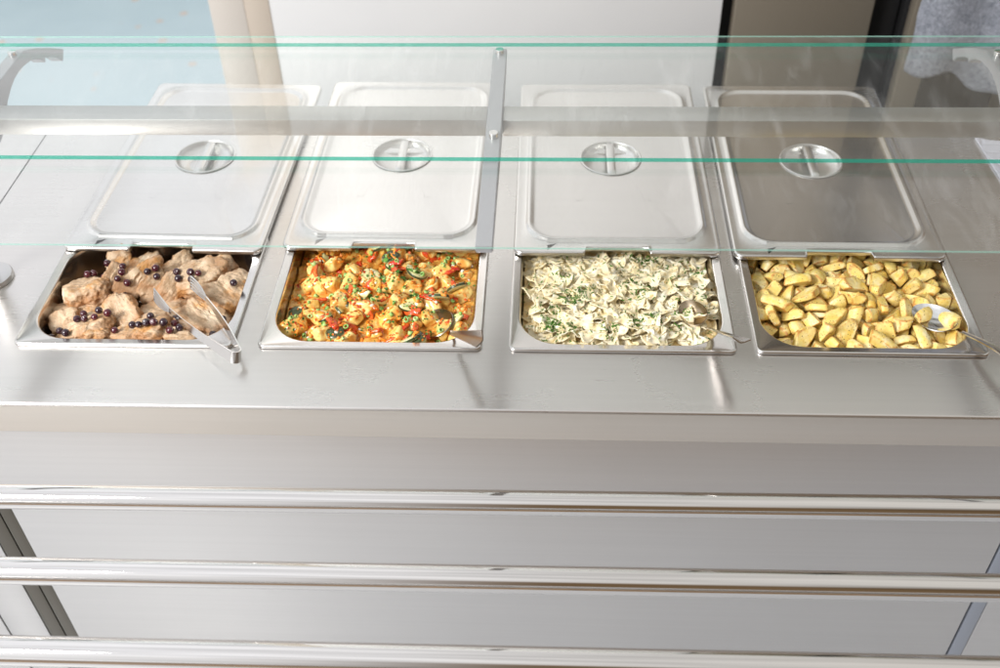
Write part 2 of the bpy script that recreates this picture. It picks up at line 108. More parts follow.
# ---------- mesh helpers
def box(bm, x0, x1, y0, y1, z0, z1, bev=0, seg=2, mi=0):
    r = bmesh.ops.create_cube(bm, size=1)
    vs = r['verts']
    for v in vs: v.co = Vector(((x0 + x1) / 2 + v.co.x * (x1 - x0), (y0 + y1) / 2 + v.co.y * (y1 - y0), (z0 + z1) / 2 + v.co.z * (z1 - z0)))
    fs = {f for v in vs for f in v.link_faces}
    if mi:
        for f in fs: f.material_index = mi
    if bev:
        es = list({e for v in vs for e in v.link_edges})
        bmesh.ops.bevel(bm, geom=es, offset=bev, segments=seg, affect='EDGES', profile=.5)
    return bm
def B(*a, **k): return box(bmesh.new(), *a, **k)
def rrect(hx, hy, r, n=8, m=10, extra=()):
    """rounded rectangle loop, same count for any size; extra = x positions forced into front and back sides"""
    pts = []
    def side(p, q, fr):
        return [(p[0] + (q[0] - p[0]) * t, p[1] + (q[1] - p[1]) * t) for t in fr]
    fr = [i / m for i in range(1, m)]
    cs = [((hx - r, -hy + r), -90), ((hx - r, hy - r), 0), ((-hx + r, hy - r), 90), ((-hx + r, -hy + r), 180)]
    arcs = []
    for (cx, cy), a0 in cs: arcs.append([(cx + r * math.cos(R(a0 + 90 * i / n)), cy + r * math.sin(R(a0 + 90 * i / n))) for i in range(n + 1)])
    for k in range(4):
        pts += arcs[k]
        p, q = arcs[k][-1], arcs[(k + 1) % 4][0]
        if k == 3 and extra:
            xs = sorted(set(list(extra)))
            pts += [(x, -hy) for x in xs]
        elif k == 3: pts += side(p, q, fr)
        else: pts += side(p, q, fr)
    return pts
def loops(bm, Ls, cap=True, mis=None):
    rows = [[bm.verts.new(p) for p in L] for L in Ls]
    for k, (a, b) in enumerate(zip(rows, rows[1:])):
        n = len(a)
        for i in range(n):
            f = bm.faces.new((a[i], a[(i + 1) % n], b[(i + 1) % n], b[i]))
            if mis: f.material_index = mis[k]
    if cap: bm.faces.new(rows[-1])
    return rows
def tube(bm, pts, rad, n=20, caps=True, up=None):
    pts = [Vector(p) for p in pts]; rows = []
    rad = rad if isinstance(rad, (list, tuple)) else [rad] * len(pts)
    t0 = (pts[1] - pts[0]).normalized(); u = t0.orthogonal().normalized()
    for i, p in enumerate(pts):
        t = (pts[min(i + 1, len(pts) - 1)] - pts[max(i - 1, 0)]).normalized()
        u = (u - t * u.dot(t)).normalized(); w = t.cross(u)
        rows.append([bm.verts.new(p + (u * math.cos(6.28318 * k / n) + w * math.sin(6.28318 * k / n)) * rad[i]) for k in range(n)])
    for a, b in zip(rows, rows[1:]):
        for k in range(n): bm.faces.new((a[k], a[(k + 1) % n], b[(k + 1) % n], b[k]))
    if caps: bm.faces.new(rows[0][::-1]); bm.faces.new(rows[-1])
    return bm
def extrude_poly(bm, pts, axis, c0, c1):
    """closed polygon in the plane across axis, extruded from c0 to c1"""
    def P(a, b, c): return (c, a, b) if axis == 0 else ((a, c, b) if axis == 1 else (a, b, c))
    A = [bm.verts.new(P(a, b, c0)) for a, b in pts]; Bv = [bm.verts.new(P(a, b, c1)) for a, b in pts]
    n = len(pts)
    for i in range(n): bm.faces.new((A[i], A[(i + 1) % n], Bv[(i + 1) % n], Bv[i]))
    bm.faces.new(A[::-1]); bm.faces.new(Bv)
    bmesh.ops.recalc_face_normals(bm, faces=bm.faces); return bm
def disc_lathe(bm, prof, n=48, c=(0, 0)):
    rows = [[bm.verts.new((c[0] + r * math.cos(2 * math.pi * k / n), c[1] + r * math.sin(2 * math.pi * k / n), z)) for k in range(n)] for r, z in prof]
    for a, b in zip(rows, rows[1:]):
        for k in range(n): bm.faces.new((a[k], a[(k + 1) % n], b[(k + 1) % n], b[k]))
    return rows

# ---------- materials
class NT:
    def __init__(s, name):
        s.m = bpy.data.materials.new(name); s.m.use_nodes = True; s.t = s.m.node_tree; s.n = s.t.nodes
        s.b = s.n['Principled BSDF']; s.out = s.n['Material Output']
    def add(s, kind, **kw):
        n = s.n.new(kind)
        for k, v in kw.items():
            if hasattr(n, k): setattr(n, k, v)
        return n
    def link(s, a, b): s.t.links.new(a, b)
    def set(s, **kw):
        for k, v in kw.items():
            k = k.replace('_', ' ')
            i = s.b.inputs[k]; i.default_value = v if not (isinstance(v, tuple) and len(v) == 3 and i.type == 'RGBA') else (*v, 1)
        return s
    def coord(s, scale=(1, 1, 1), kind='Object', rot=(0, 0, 0)):
        tc = s.add('ShaderNodeTexCoord'); mp = s.add('ShaderNodeMapping'); mp.inputs['Scale'].default_value = scale; mp.inputs['Rotation'].default_value = rot
        if kind == 'World':
            g = s.add('ShaderNodeNewGeometry'); s.link(g.outputs['Position'], mp.inputs['Vector'])
        else: s.link(tc.outputs[kind], mp.inputs['Vector'])
        return mp.outputs[0]
    def noise(s, vec, scale, detail=3, rough=.55, dist=0):
        n = s.add('ShaderNodeTexNoise'); n.inputs['Scale'].default_value = scale; n.inputs['Detail'].default_value = detail
        n.inputs['Roughness'].default_value = rough; n.inputs['Distortion'].default_value = dist
        s.link(vec, n.inputs['Vector']); return n.outputs['Fac']
    def ramp(s, fac, stops, interp='LINEAR'):
        r = s.add('ShaderNodeValToRGB'); cr = r.color_ramp; cr.interpolation = interp
        while len(cr.elements) < len(stops): cr.elements.new(.5)
        for e, (p, c) in zip(cr.elements, stops):
            e.position = p; e.color = (*c, 1) if isinstance(c, tuple) else (c, c, c, 1)
        s.link(fac, r.inputs[0]); return r.outputs[0]
    def mix(s, fac, a, b, bt='MIX'):
        n = s.add('ShaderNodeMix', data_type='RGBA', blend_type=bt)
        for sock, v in ((n.inputs[0], fac), (n.inputs[6], a), (n.inputs[7], b)):
            if isinstance(v, bpy.types.NodeSocket): s.link(v, sock)
            else: sock.default_value = v if not isinstance(v, tuple) else (*v, 1)
        return n.outputs[2]
    def math(s, op, a, b=0.0):
        n = s.add('ShaderNodeMath', operation=op)
        for sock, v in ((n.inputs[0], a), (n.inputs[1], b)):
            if isinstance(v, bpy.types.NodeSocket): s.link(v, sock)
            else: sock.default_value = v
        return n.outputs[0]
    def bump(s, h, strength=.3, dist=.001, prev=None):
        n = s.add('ShaderNodeBump'); n.inputs['Strength'].default_value = strength; n.inputs['Distance'].default_value = dist
        s.link(h, n.inputs['Height'])
        if prev: s.link(prev, n.inputs['Normal'])
        s.link(n.outputs[0], s.b.inputs['Normal']); return n.outputs[0]
    def rnd(s): return s.add('ShaderNodeObjectInfo').outputs['Random']

def steel(name, base=(.66, .645, .63), rough=.3, aniso=.6, tan=(0, 1, 0), brush=(2, 130, 130), smudge=.12, bumpk=.05, wave=0):
    N = NT(name); N.set(Metallic=1.0, Anisotropic=aniso)
    if aniso:
        c = N.add('ShaderNodeCombineXYZ')
        for i in range(3): c.inputs[i].default_value = tan[i]
        N.link(c.outputs[0], N.b.inputs['Tangent'])
    vb = N.coord(brush, 'World'); vs = N.coord((1, 1, 1), 'World')
    br = N.noise(vb, 1, 3, .6); sm = N.noise(vs, 6, 2, .5, .2)
    col = N.mix(N.ramp(br, [(.3, 0.), (.75, 1.)]), tuple(c * .98 for c in base), tuple(min(1, c * 1.02) for c in base))
    N.link(col, N.b.inputs['Base Color'])
    r = N.math('ADD', N.math('MULTIPLY', N.math('SUBTRACT', sm, .5), smudge), rough)
    r = N.math('ADD', r, N.math('MULTIPLY', N.math('SUBTRACT', br, .5), .03)); N.link(r, N.b.inputs['Roughness'])
    p = None
    if wave:
        lo = N.noise(vs, 5, 1, .4); p = N.bump(lo, wave, .01)
    N.bump(br, bumpk, .0006, p); return N.m
M = {}
M['top'] = steel('counter_steel', (.69, .67, .65), .28, .65, (0, 1, 0), (2, 130, 130), .13, .010, .05)
M['front'] = steel('panel_steel', (.70, .695, .69), .36, .5, (0, 0, 1), (2, 130, 130), .08, .012, .03)
M['fascia'] = steel('fascia_steel', (.68, .63, .57), .34, .5, (0, 0, 1), (2, 130, 130), .14, .06, .05)  # base warmed: the brown reflected in the fascia is put into its colour
M['pan'] = steel('pan_steel', (.72, .70, .68), .20, 0, (0, 1, 0), (60, 60, 60), .10, .02, .03)
M['lid'] = steel('lid_steel', (.72, .705, .69), .25, .3, (0, 1, 0), (3, 110, 110), .12, .006, .03)
M['dish'] = steel('handle_dish_steel', (.72, .705, .69), .33, 0, (0, 1, 0), (60, 60, 60), .08, .02)
M['chrome'] = steel('polished_tube_steel', (.73, .715, .70), .06, 0, (0, 1, 0), (2, 90, 90), .05, .01)
M['satin'] = steel('satin_steel', (.66, .655, .65), .32, .3, (1, 0, 0), (2, 130, 130), .08, .03)
M['alu'] = NT('grey_painted_aluminium').set(Base_Color=(.34, .34, .36), Metallic=.15, Roughness=.48).m
M['beam'] = steel('beam_steel', (.50, .49, .475), .42, .3, (0, 0, 1), (2, 130, 130), .06, .03)
M['tool'] = steel('utensil_steel', (.72, .71, .70), .16, 0, (0, 1, 0), (60, 60, 60), .14, .02)
M['tool_dark'] = steel('dark_spoon_steel', (.33, .29, .24), .22, 0, (0, 1, 0), (90, 90, 90), .2, .05)  # bowl steel with a darker, browner base
M['tool_dark2'] = steel('dark_handle_steel', (.46, .44, .42), .26, 0, (0, 1, 0), (60, 60, 60), .3, .05)  # handle steel with a darker base than the other utensils
M['tool_brown'] = steel('brown_shade_steel', (.42, .34, .24), .28, 0, (0, 1, 0), (60, 60, 60), .3, .05)  # brown shadow on the spoon bowl painted into the base colour
M['door'] = steel('cabinet_door_steel', (.33, .285, .225), .40, .5, (0, 0, 1), (300, 300, 3), .08, .04, .1)
M['door'].node_tree.nodes['Principled BSDF'].inputs['Metallic'].default_value = .5
M['gap'] = NT('black_gap').set(Base_Color=(.012, .012, .013), Roughness=.5).m
M['strip'] = NT('brown_reflection_strip').set(Base_Color=(.13, .12, .10), Metallic=.7, Roughness=.35).m  # steel strip with the dark brown floor reflection painted as base colour
M['strip_blue'] = NT('blue_reflection_strip').set(Base_Color=(.36, .39, .45), Metallic=.6, Roughness=.3).m  # same strip, its blue-grey reflection painted as base colour

def glass_mat():
    N = NT('clear_glass'); N.n.remove(N.b)
    g = N.add('ShaderNodeBsdfGlossy'); g.inputs['Roughness'].default_value = .02; g.inputs['Color'].default_value = (1, 1, 1, 1)
    t = N.add('ShaderNodeBsdfTransparent'); t.inputs['Color'].default_value = (.985, .993, .99, 1)
    gm = N.add('ShaderNodeNewGeometry'); dt = N.add('ShaderNodeVectorMath', operation='DOT_PRODUCT'); N.link(gm.outputs['Normal'], dt.inputs[0]); N.link(gm.outputs['Incoming'], dt.inputs[1])
    ic = N.math('SUBTRACT', 1.0, N.math('ABSOLUTE', dt.outputs['Value'])); frv = N.math('ADD', .04, N.math('MULTIPLY', N.math('POWER', ic, 5.0), .96))
    mx = N.add('ShaderNodeMixShader')
    # a little dust: fine specks scatter light on the pane
    v = N.coord((1, 1, 1), 'World'); sp = N.ramp(N.noise(v, 260, 2, .6), [(.74, 0.), (.80, 1.)])
    ms = N.ramp(N.noise(v, 6, 3, .6), [(.45, 0.), (.65, 1.)]); smr = N.math('MULTIPLY', N.ramp(N.noise(N.coord((14, 3, 3), 'World', rot=(0, 0, .5)), 1.6, 5, .7, 1.), [(.52, 0.), (.75, 1.)]), .05)
    d = N.add('ShaderNodeBsdfDiffuse'); d.inputs['Color'].default_value = (.85, .85, .85, 1)
    m2 = N.add('ShaderNodeMixShader')
    N.link(N.math('MULTIPLY', frv, .72), mx.inputs[0]); N.link(t.outputs[0], mx.inputs[1]); N.link(g.outputs[0], mx.inputs[2])
    N.link(N.math('ADD', N.math('MULTIPLY', N.math('MULTIPLY', sp, ms), .35), N.math('ADD', smr, .010)), m2.inputs[0]); N.link(mx.outputs[0], m2.inputs[1]); N.link(d.outputs[0], m2.inputs[2])
    N.link(m2.outputs[0], N.out.inputs[0]); return N.m
def edge_mat(name, col, tr):
    N = NT(name); N.set(Base_Color=col, Roughness=.15)
    t = N.add('ShaderNodeBsdfTransparent'); t.inputs['Color'].default_value = (*[c ** .42 for c in col], 1)
    mx = N.add('ShaderNodeMixShader'); mx.inputs[0].default_value = tr
    N.link(N.b.outputs[0], mx.inputs[1]); N.link(t.outputs[0], mx.inputs[2]); N.link(mx.outputs[0], N.out.inputs[0]); return N.m
M['glass'] = glass_mat()
M['gedge'] = edge_mat('green_glass_edge', (.04, .38, .27), .55)
M['gedge2'] = edge_mat('pale_glass_edge', (.40, .72, .62), .55)

# ---------- world: soft bright room, window side to the left, dimmer and warmer to the right and behind the viewer
w = bpy.data.worlds.new("World"); sc.world = w; w.use_nodes = True; t = w.node_tree; n = t.nodes
def wn(kind, **kw):
    q = n.new(kind)
    for k, v in kw.items(): setattr(q, k, v)
    return q
tc = wn('ShaderNodeTexCoord'); sx = wn('ShaderNodeSeparateXYZ'); t.links.new(tc.outputs['Generated'], sx.inputs[0])
def mr(src, a, b, c=0, d=1):
    q = wn('ShaderNodeMapRange', interpolation_type='SMOOTHSTEP'); t.links.new(src, q.inputs[0])
    for i, v in enumerate((a, b, c, d)): q.inputs[i + 1].default_value = v
    return q.outputs[0]
def wmix(f, a, b):
    q = wn('ShaderNodeMix', data_type='RGBA')
    for s, v in ((q.inputs[0], f), (q.inputs[6], a), (q.inputs[7], b)):
        if isinstance(v, bpy.types.NodeSocket): t.links.new(v, s)
        else: s.default_value = v if isinstance(v, float) else (*v, 1)
    return q.outputs[2]
left = mr(sx.outputs[0], -.50, .35, 1, 0)
sky = wmix(left, WSKY_R, WSKY_L)
hor = wmix(mr(sx.outputs[0], -.34, .04, 1, 0), WHOR_R, WHOR_L)
hb = mr(sx.outputs[2], .50, .76); hf = mr(sx.outputs[2], .15, .55); yb = mr(sx.outputs[1], -.15, .15)
hm = wn('ShaderNodeMix', data_type='FLOAT'); t.links.new(yb, hm.inputs[0]); t.links.new(hb, hm.inputs[2]); t.links.new(hf, hm.inputs[3]); h1 = hm.outputs[0]
col = wmix(h1, hor, sky)
nz = wn('ShaderNodeTexNoise'); nz.inputs['Scale'].default_value = 2.6; nz.inputs['Detail'].default_value = 2; t.links.new(tc.outputs['Generated'], nz.inputs['Vector'])
nm = mr(nz.outputs['Fac'], .3, .7, .76, 1.18)
sc_ = wn('ShaderNodeVectorMath', operation='SCALE'); t.links.new(col, sc_.inputs[0]); t.links.new(nm, sc_.inputs['Scale'])
t.links.new(sc_.outputs[0], n['Background'].inputs[0]); n['Background'].inputs[1].default_value = 1.0
def area(name, loc, look, size, power, col=(1, 1, 1), sy=None):
    L = bpy.data.lights.new(name, 'AREA'); L.energy = power; L.size = size; L.color = col
    if sy: L.shape = 'RECTANGLE'; L.size_y = sy
    o = bpy.data.objects.new(name, L); COL.objects.link(o); o.location = loc
    o.rotation_euler = (Vector(look) - Vector(loc)).to_track_quat('-Z', 'Y').to_euler(); return o
area('window_light', (-2.4, -.9, 2.3), (0, 1.2, 0), 1.1, LKEY, (1, .98, .95))

# ---------- setting
def floor_mat():
    N = NT('pale_blue_floor'); v = N.coord((1, 1, 1), 'World')
    base = N.ramp(N.noise(v, 1.6, 4, .6), [(.3, (.43, .555, .61)), (.7, (.50, .62, .67))])
    sp = N.add('ShaderNodeTexVoronoi'); sp.inputs['Scale'].default_value = 9; N.link(v, sp.inputs['Vector'])
    dd = N.math('ADD', sp.outputs['Distance'], N.math('MULTIPLY', N.noise(v, 40, 3), .12))
    k = N.math('MULTIPLY', N.ramp(dd, [(.20, 1.), (.28, 0.)]), N.ramp(N.noise(v, 5, 2), [(.42, 0.), (.52, 1.)]))
    N.link(N.mix(N.math('MULTIPLY', k, .7), base, (.62, .42, .30)), N.b.inputs['Base Color']); N.set(Roughness=.45); return N.m
tag(obj('kitchen_floor', B(-4, 4, 1.30, 6, -.95, -.90), floor_mat()), kind='structure')
N = NT('grey_floor'); v = N.coord((1, 1, 1), 'World'); N.link(N.ramp(N.noise(v, 2, 4), [(.3, (.38, .39, .41)), (.7, (.45, .46, .475))]), N.b.inputs['Base Color']); N.set(Roughness=.4)
tag(obj('floor', B(-4, 4, -.55, 1.298, -.95, -.9005), N.m), kind='structure')
N = NT('unseen_brown_floor'); v = N.coord((9, .8, 1), 'World'); N.link(N.ramp(N.noise(v, 1.5, 4), [(.3, (.12, .07, .035)), (.7, (.30, .20, .11))]), N.b.inputs['Base Color']); N.set(Roughness=.4)
tag(obj('added_brown_floor', B(-4, 4, -6, -.552, -.95, -.9005), N.m), kind='structure')  # unseen floor area, added to give the rails brown reflections
tag(obj('wall', B(-4, 4, 5.6, 5.7, -.9, 1.4), NT('white_wall').set(Base_Color=(.75, .76, .76), Roughness=.7).m), kind='structure')

# ---------- counter
XL, XR, YF, YB = -.900, 1.60, .983, 1.70
PX = [-.5760, -.2160, .1475, .5000]; PYF = 1.098; PLEN = .530
def countertop(x0, x1, holes, name, parent):
    bm = bmesh.new()
    xs = sorted({x0, x1, *[c for h in holes for c in h[:2]]}); ys = sorted({YF + .004, YB, *[c for h in holes for c in h[2:]]})
    V = {}
    def v(x, y, z):
        k = (round(x, 5), round(y, 5), round(z, 5))
        if k not in V: V[k] = bm.verts.new(k)
        return V[k]
    for a, b in zip(xs, xs[1:]):
        for c, d in zip(ys, ys[1:]):
            if any(h[0] < (a + b) / 2 < h[1] and h[2] < (c + d) / 2 < h[3] for h in holes): continue
            bm.faces.new((v(a, c, 0), v(b, c, 0), v(b, d, 0), v(a, d, 0)))
    # rounded front edge running down into the apron
    prof = [(YF + .004, 0)] + [(YF + .004 - .004 * math.sin(R(a)), -.004 + .004 * math.cos(R(a))) for a in (22, 45, 67, 90)]
    for a, b in zip(xs, xs[1:]):
        for p, q in zip(prof, prof[1:]): bm.faces.new((v(a, *p), v(a, *q), v(b, *q), v(b, *p)))
        bm.faces.new((v(b, YB, 0), v(b, YB, -.03), v(a, YB, -.03), v(a, YB, 0)))
    # hole rims turn down
    for h in holes:
        for (p, q) in (((h[0], h[2]), (h[1], h[2])), ((h[1], h[2]), (h[1], h[3])), ((h[1], h[3]), (h[0], h[3])), ((h[0], h[3]), (h[0], h[2]))):
            A = [bm.verts.new((p[0], p[1], 0)), bm.verts.new((q[0], q[1], 0)), bm.verts.new((q[0], q[1], -.012)), bm.verts.new((p[0], p[1], -.012))]; bm.faces.new(A)
    for xx in (x0, x1):
        A = [bm.verts.new((xx, YF + .004, 0)), bm.verts.new((xx, YB, 0)), bm.verts.new((xx, YB, -.03)), bm.verts.new((xx, YF + .004, -.03))]; bm.faces.new(A)
    bmesh.ops.recalc_face_normals(bm, faces=bm.faces)
    for f in bm.faces:
        if abs(f.normal.z) > .9 and f.normal.z < 0: f.normal_flip()
    return obj(name, bm, M['top'], parent, auto=40)
cnt = tag(empty('serving_counter', (0, 0, 0)), 'long brushed stainless steel serving counter holding the four food pans', 'counter')
holes = [(x - .156, x + .156, PYF + .006, PYF + (.265 if x == PX[0] else PLEN) - .006) for x in PX]
countertop(XL + .0012, XR, holes, 'countertop', cnt)
def apron(x0, x1, parent): obj('apron', B(x0, x1, YF, YF + .012, -.0565, -.0042), M['fascia'], parent)
apron(XL + .0012, XR, cnt)
PY = YF + .004
obj('front_panel', B(-.779, .722, PY, PY + .02, -.885, -.052, bev=.0015), M['front'], cnt)
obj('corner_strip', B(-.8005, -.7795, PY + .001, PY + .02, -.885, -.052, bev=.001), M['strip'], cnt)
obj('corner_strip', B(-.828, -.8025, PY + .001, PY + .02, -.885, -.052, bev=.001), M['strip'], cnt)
obj('front_panel', B(-.8985, -.829, PY, PY + .02, -.885, -.052, bev=.0015), M['front'], cnt)
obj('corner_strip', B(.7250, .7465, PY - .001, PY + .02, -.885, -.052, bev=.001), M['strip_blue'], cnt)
obj('front_panel', B(.7475, XR, PY, PY + .02, -.885, -.052, bev=.0015), M['front'], cnt)
obj('inner_body', B(XL + .004, XR - .01, PY + .018, YB - .02, -.885, -.20), M['gap'], cnt)
cn2 = tag(empty('serving_counter', (XL, 0, 0)), 'neighbouring steel counter unit butted on at the far left, with no pans', 'counter')
def shifted(o): o.location.x = -XL; return o
shifted(countertop(-1.7, XL - .0012, [], 'countertop', cn2)); shifted(obj('apron', B(-1.7, XL - .0012, YF, YF + .012, -.0565, -.0042), M['fascia'], cn2))
shifted(obj('front_panel', B(-1.7, XL - .0015, PY, PY + .02, -.885, -.052, bev=.0015), M['front'], cn2))
shifted(obj('inner_body', B(-1.69, XL - .004, PY + .018, YB - .02, -.885, -.20), M['gap'], cn2))

# tray rail: three tubes on brackets fixed to the counter
def rail_tube(x, y0, z, dy, rad):
    bm = bmesh.new(); tube(bm, [(-1.7, y0 - 1.7 * dy, z), (-.5, y0 - .5 * dy, z), (.5, y0 + .5 * dy, z), (1.6, y0 + 1.6 * dy, z)], rad, 40)
    return bm
tr = tag(empty('tray_rail', (0, .76, -.1)), 'three polished round steel tubes running in front of the counter as a tray slide', 'tray rail')
for k, (y0, dy, rad) in enumerate(((.878, .0068, .0168), (.7585, .0045, .0172), (.6465, .0035, .0175))):
    obj('rail_tube', rail_tube(0, y0 - .76, .1 - .065, dy, rad), M['chrome'], tr)
for x in (-1.25, 1.15):
    bm = bmesh.new(); extrude_poly(bm, [(-.14, .012), (.22, .012), (.22, -.16), (.19, -.16), (-.10, -.03), (-.14, -.01)], 0, x - .004, x + .004)
    obj('bracket', bm, M['satin'], tr, auto=30)

# ---------- food pans
def pan_bm(length=PLEN):
    bm = bmesh.new(); hx, hy = .1625, length / 2
    def L(i, r, z): return [(x, y, z) for x, y in rrect(hx - i, hy - i, r)]
    Ls = [L(.0006, .0094, .0006), L(0, .010, .002), L(.0002, .010, .0042), L(.0014, .009, .0056), L(.0032, .008, .0058), L(.0046, .0075, .0050),
          L(.0125, .059, .0046), L(.0142, .059, .0036), L(.0152, .059, .0010), L(.0158, .059, -.004), L(.0175, .058, -.050), L(.0195, .056, -.058), L(.025, .051, -.0635), L(.032, .046, -.065)]
    loops(bm, Ls); bmesh.ops.recalc_face_normals(bm, faces=bm.faces)
    return bm
PANLAB = ['steel food pan filled with sliced meat and berries, leftmost of the four', 'steel food pan filled with colourful vegetable stew', 'steel food pan filled with bow tie pasta and dill', 'steel food pan filled with roast potato pieces, rightmost of the four']
pan0 = None
ROT = [0, 0, 0, -.004]
PC = []
for i, x in enumerate(PX):
    c = Vector((x, PYF + PLEN / 2, 0)); PC.append(c)
    if i == 0: c = Vector((x, PYF + .265 / 2, 0)); o = obj('food_pan', pan_bm(.265), M['pan'], None, c, auto=50)
    elif pan0 is None: pan0 = o = obj('food_pan', pan_bm(), M['pan'], None, c, auto=50)
    else: o = pan0.copy(); COL.objects.link(o); o.location = c
    o.rotation_euler.z = ROT[i]
    tag(o, PANLAB[i], 'food pan', 'food pans sunk in the counter')

# ---------- lids
def lid_bm():
    bm = bmesh.new(); hx, hy = .1625, .2655; nw = .049
    ex = [-.15, -.12, -.09, -.07, -nw - .003, -nw + .0, -.03, -.01, .01, .03, nw, nw + .003, .07, .09, .12, .15]
    ex = [-.11, -.09, -.07, -.055, -nw - .0025, -nw, -.035, -.012, .012, .035, nw, nw + .0025, .055, .07, .09, .11]
    def L(i, r, z, notch, ins=(0, 0)):
        out = []
        for x, y in rrect(hx - i - ins[0], hy - i - ins[1], r, extra=ex):
            if notch and y < -hy + i + .0001 and abs(x) <= nw + 1e-6: y += notch
            out.append((x, y, z))
        return out
    nt = .0135
    Ls = [L(.0016, .012, -.0072, nt), L(.0002, .013, -.0066, nt), L(0, .013, -.001, nt), L(.0012, .012, .0006, nt), L(.003, .011, .001, nt), L(.006, .010, .0006, nt * .9)]
    # flange, then a rounded step up to the raised middle panel; the front margin is a little wider
    def I(ix, iyf, iyb, r, z):
        pts = rrect(hx - ix, hy - (iyf + iyb) / 2, r, extra=ex); return [(x, y + (iyf - iyb) / 2, z) for x, y in pts]
    Ls += [I(.0155, .0245, .016, .052, .0004), I(.0175, .0265, .018, .05, .0012), I(.0200, .029, .0205, .048, .0042), I(.0220, .031, .0225, .046, .0052), I(.0250, .034, .0255, .043, .0046), I(.029, .038, .029, .040, .0014), I(.034, .043, .034, .037, .0002)]
    rows = loops(bm, Ls, cap=False)
    # middle sheet with a round hole for the handle dish
    n = len(rows[-1]); rr = .0535
    ring = []
    cy = .004
    for v in rows[-1]:
        a = math.atan2(v.co.y - cy, v.co.x); ring.append(bm.verts.new((rr * math.cos(a), cy + rr * math.sin(a), .0004)))
    prev = rows[-1]
    mid = [bm.verts.new((v.co.x * .45 + r.co.x * .55, v.co.y * .45 + r.co.y * .55, .0010)) for v, r in zip(prev, ring)]
    for a, b in ((prev, mid), (mid, ring)):
        for i in range(n): bm.faces.new((a[i], a[(i + 1) % n], b[(i + 1) % n], b[i]))
    bmesh.ops.recalc_face_normals(bm, faces=bm.faces)
    if sum(f.normal.z * f.calc_area() for f in bm.faces) < 0:
        for f in bm.faces: f.normal_flip()
    return bm
def dish_bm():
    bm = bmesh.new()
    rows = disc_lathe(bm, [(.0532, .0006), (.0538, .0022), (.0525, .0032), (.0508, .0026), (.0498, .0004), (.0486, -.004), (.043, -.010), (.030, -.0135), (.015, -.0145)], 64, (0, .004))
    bm.faces.new(rows[-1]); bmesh.ops.recalc_face_normals(bm, faces=bm.faces)
    if sum(f.normal.z * f.calc_area() for f in bm.faces) < 0:
        for f in bm.faces: f.normal_flip()
    return bm
def grip_bm():
    bm = bmesh.new(); ys = [-.0500, -.046, -.040, -.02, 0, .02, .040, .046, .0500]; zs = [-.003, .0015, .0030, .0034, .0036, .0034, .0030, .0015, -.003]
    rows = []
    for y, z in zip(ys, zs):
        rows.append([bm.verts.new((x, y + .004, z + dz)) for x, dz in ((-.0075, -.004), (-.0070, 0), (-.005, .0012), (.005, .0012), (.0070, 0), (.0075, -.004))])
    for a, b in zip(rows, rows[1:]):
        for i in range(5): bm.faces.new((a[i], a[i + 1], b[i + 1], b[i]))
    bmesh.ops.recalc_face_normals(bm, faces=bm.faces); return bm
LID = [(-.5715, 1.578, -.022, 'lid covering the back of the meat pan, leftmost steel lid'), (-.2195, 1.586, -.008, 'steel lid slid back behind the vegetable stew, under the middle arm'),
       (.1485, 1.578, .002, 'steel lid slid back behind the bow tie pasta'), (.4945, 1.572, -.006, 'darker reflecting steel lid behind the roast potatoes, rightmost of the four')]
lid0 = None
for i, (x, y, rz, lab) in enumerate(LID):
    if lid0 is None:
        o = lid0 = empty('pan_lid', (x, y, .0135), rz); kids = [obj('lid_sheet', lid_bm(), M['lid'], lid0, auto=50)]
        d = obj('handle_dish', dish_bm(), M['dish'], lid0, auto=60); g = obj('grip_bar', grip_bm(), M['dish'], lid0, auto=50); kids += [d, g]
    else:
        o = lid0.copy(); COL.objects.link(o); o.location = (x, y, .0135); o.rotation_euler.z = rz
        for k in kids: c = k.copy(); COL.objects.link(c); c.parent = o
    tag(o, lab, 'pan lid', 'steel lids lying half over the pans')

# ---------- sneeze guard
sg = tag(empty('sneeze_guard', (-.04, 1.30, 0)), 'glass sneeze guard on grey metal arms and posts above the food pans', 'sneeze guard')
OX, OY = -.04, 1.30
def part(name, bm, mat, auto=35, bevel=0):
    for v in bm.verts: v.co.x -= OX; v.co.y -= OY
    return obj(name, bm, mat, sg, auto=auto)
AZ = .250
arm_prof = [(1.020, AZ), (1.522, AZ), (1.560, .2345), (1.605, .2125), (1.652, .1865), (1.637, .1715), (1.622, .186), (1.600, .1985), (1.581, .2065), (1.577, .2005), (1.566, .212), (1.553, .2195), (1.535, .2260), (1.520, .2290), (1.500, .2315), (1.485, .2320), (1.466, .2295), (1.448, .2245), (1.425, .2140), (1.405, .2000), (1.385, .1850), (1.366, .1780), (1.322, .1780), (1.322, .2050), (1.28, .2150), (1.02, .238)]
mid_prof = [p for p in arm_prof if p[0] < 1.53 and p[0] > 1.44] 
mid_prof = [(1.020, AZ), (1.528, AZ), (1.528, .243), (1.485, .2320), (1.36, .222), (1.28, .222), (1.02, .240)]
def arm(x, prof, wd):
    bm = bmesh.new(); extrude_poly(bm, prof, 0, x - wd / 2, x + wd / 2)
    es = [e for e in bm.edges if abs(e.verts[0].co.x - e.verts[1].co.x) < 1e-6]
    bmesh.ops.bevel(bm, geom=es, offset=.0012, segments=2, affect='EDGES'); return bm
part('arm', arm(-.812, arm_prof, .022), M['alu'], 30)
part('arm', arm(-.0385, mid_prof, .0215), M['alu'], 30)
part('arm', arm(.722, arm_prof, .022), M['alu'], 30)
for a, b in ((-.8008, -.0495), (-.0275, .7108), (.7332, .965)):
    part('beam', B(a, b, 1.3225, 1.3625, .2175, .2445, bev=.0018), M['beam'])
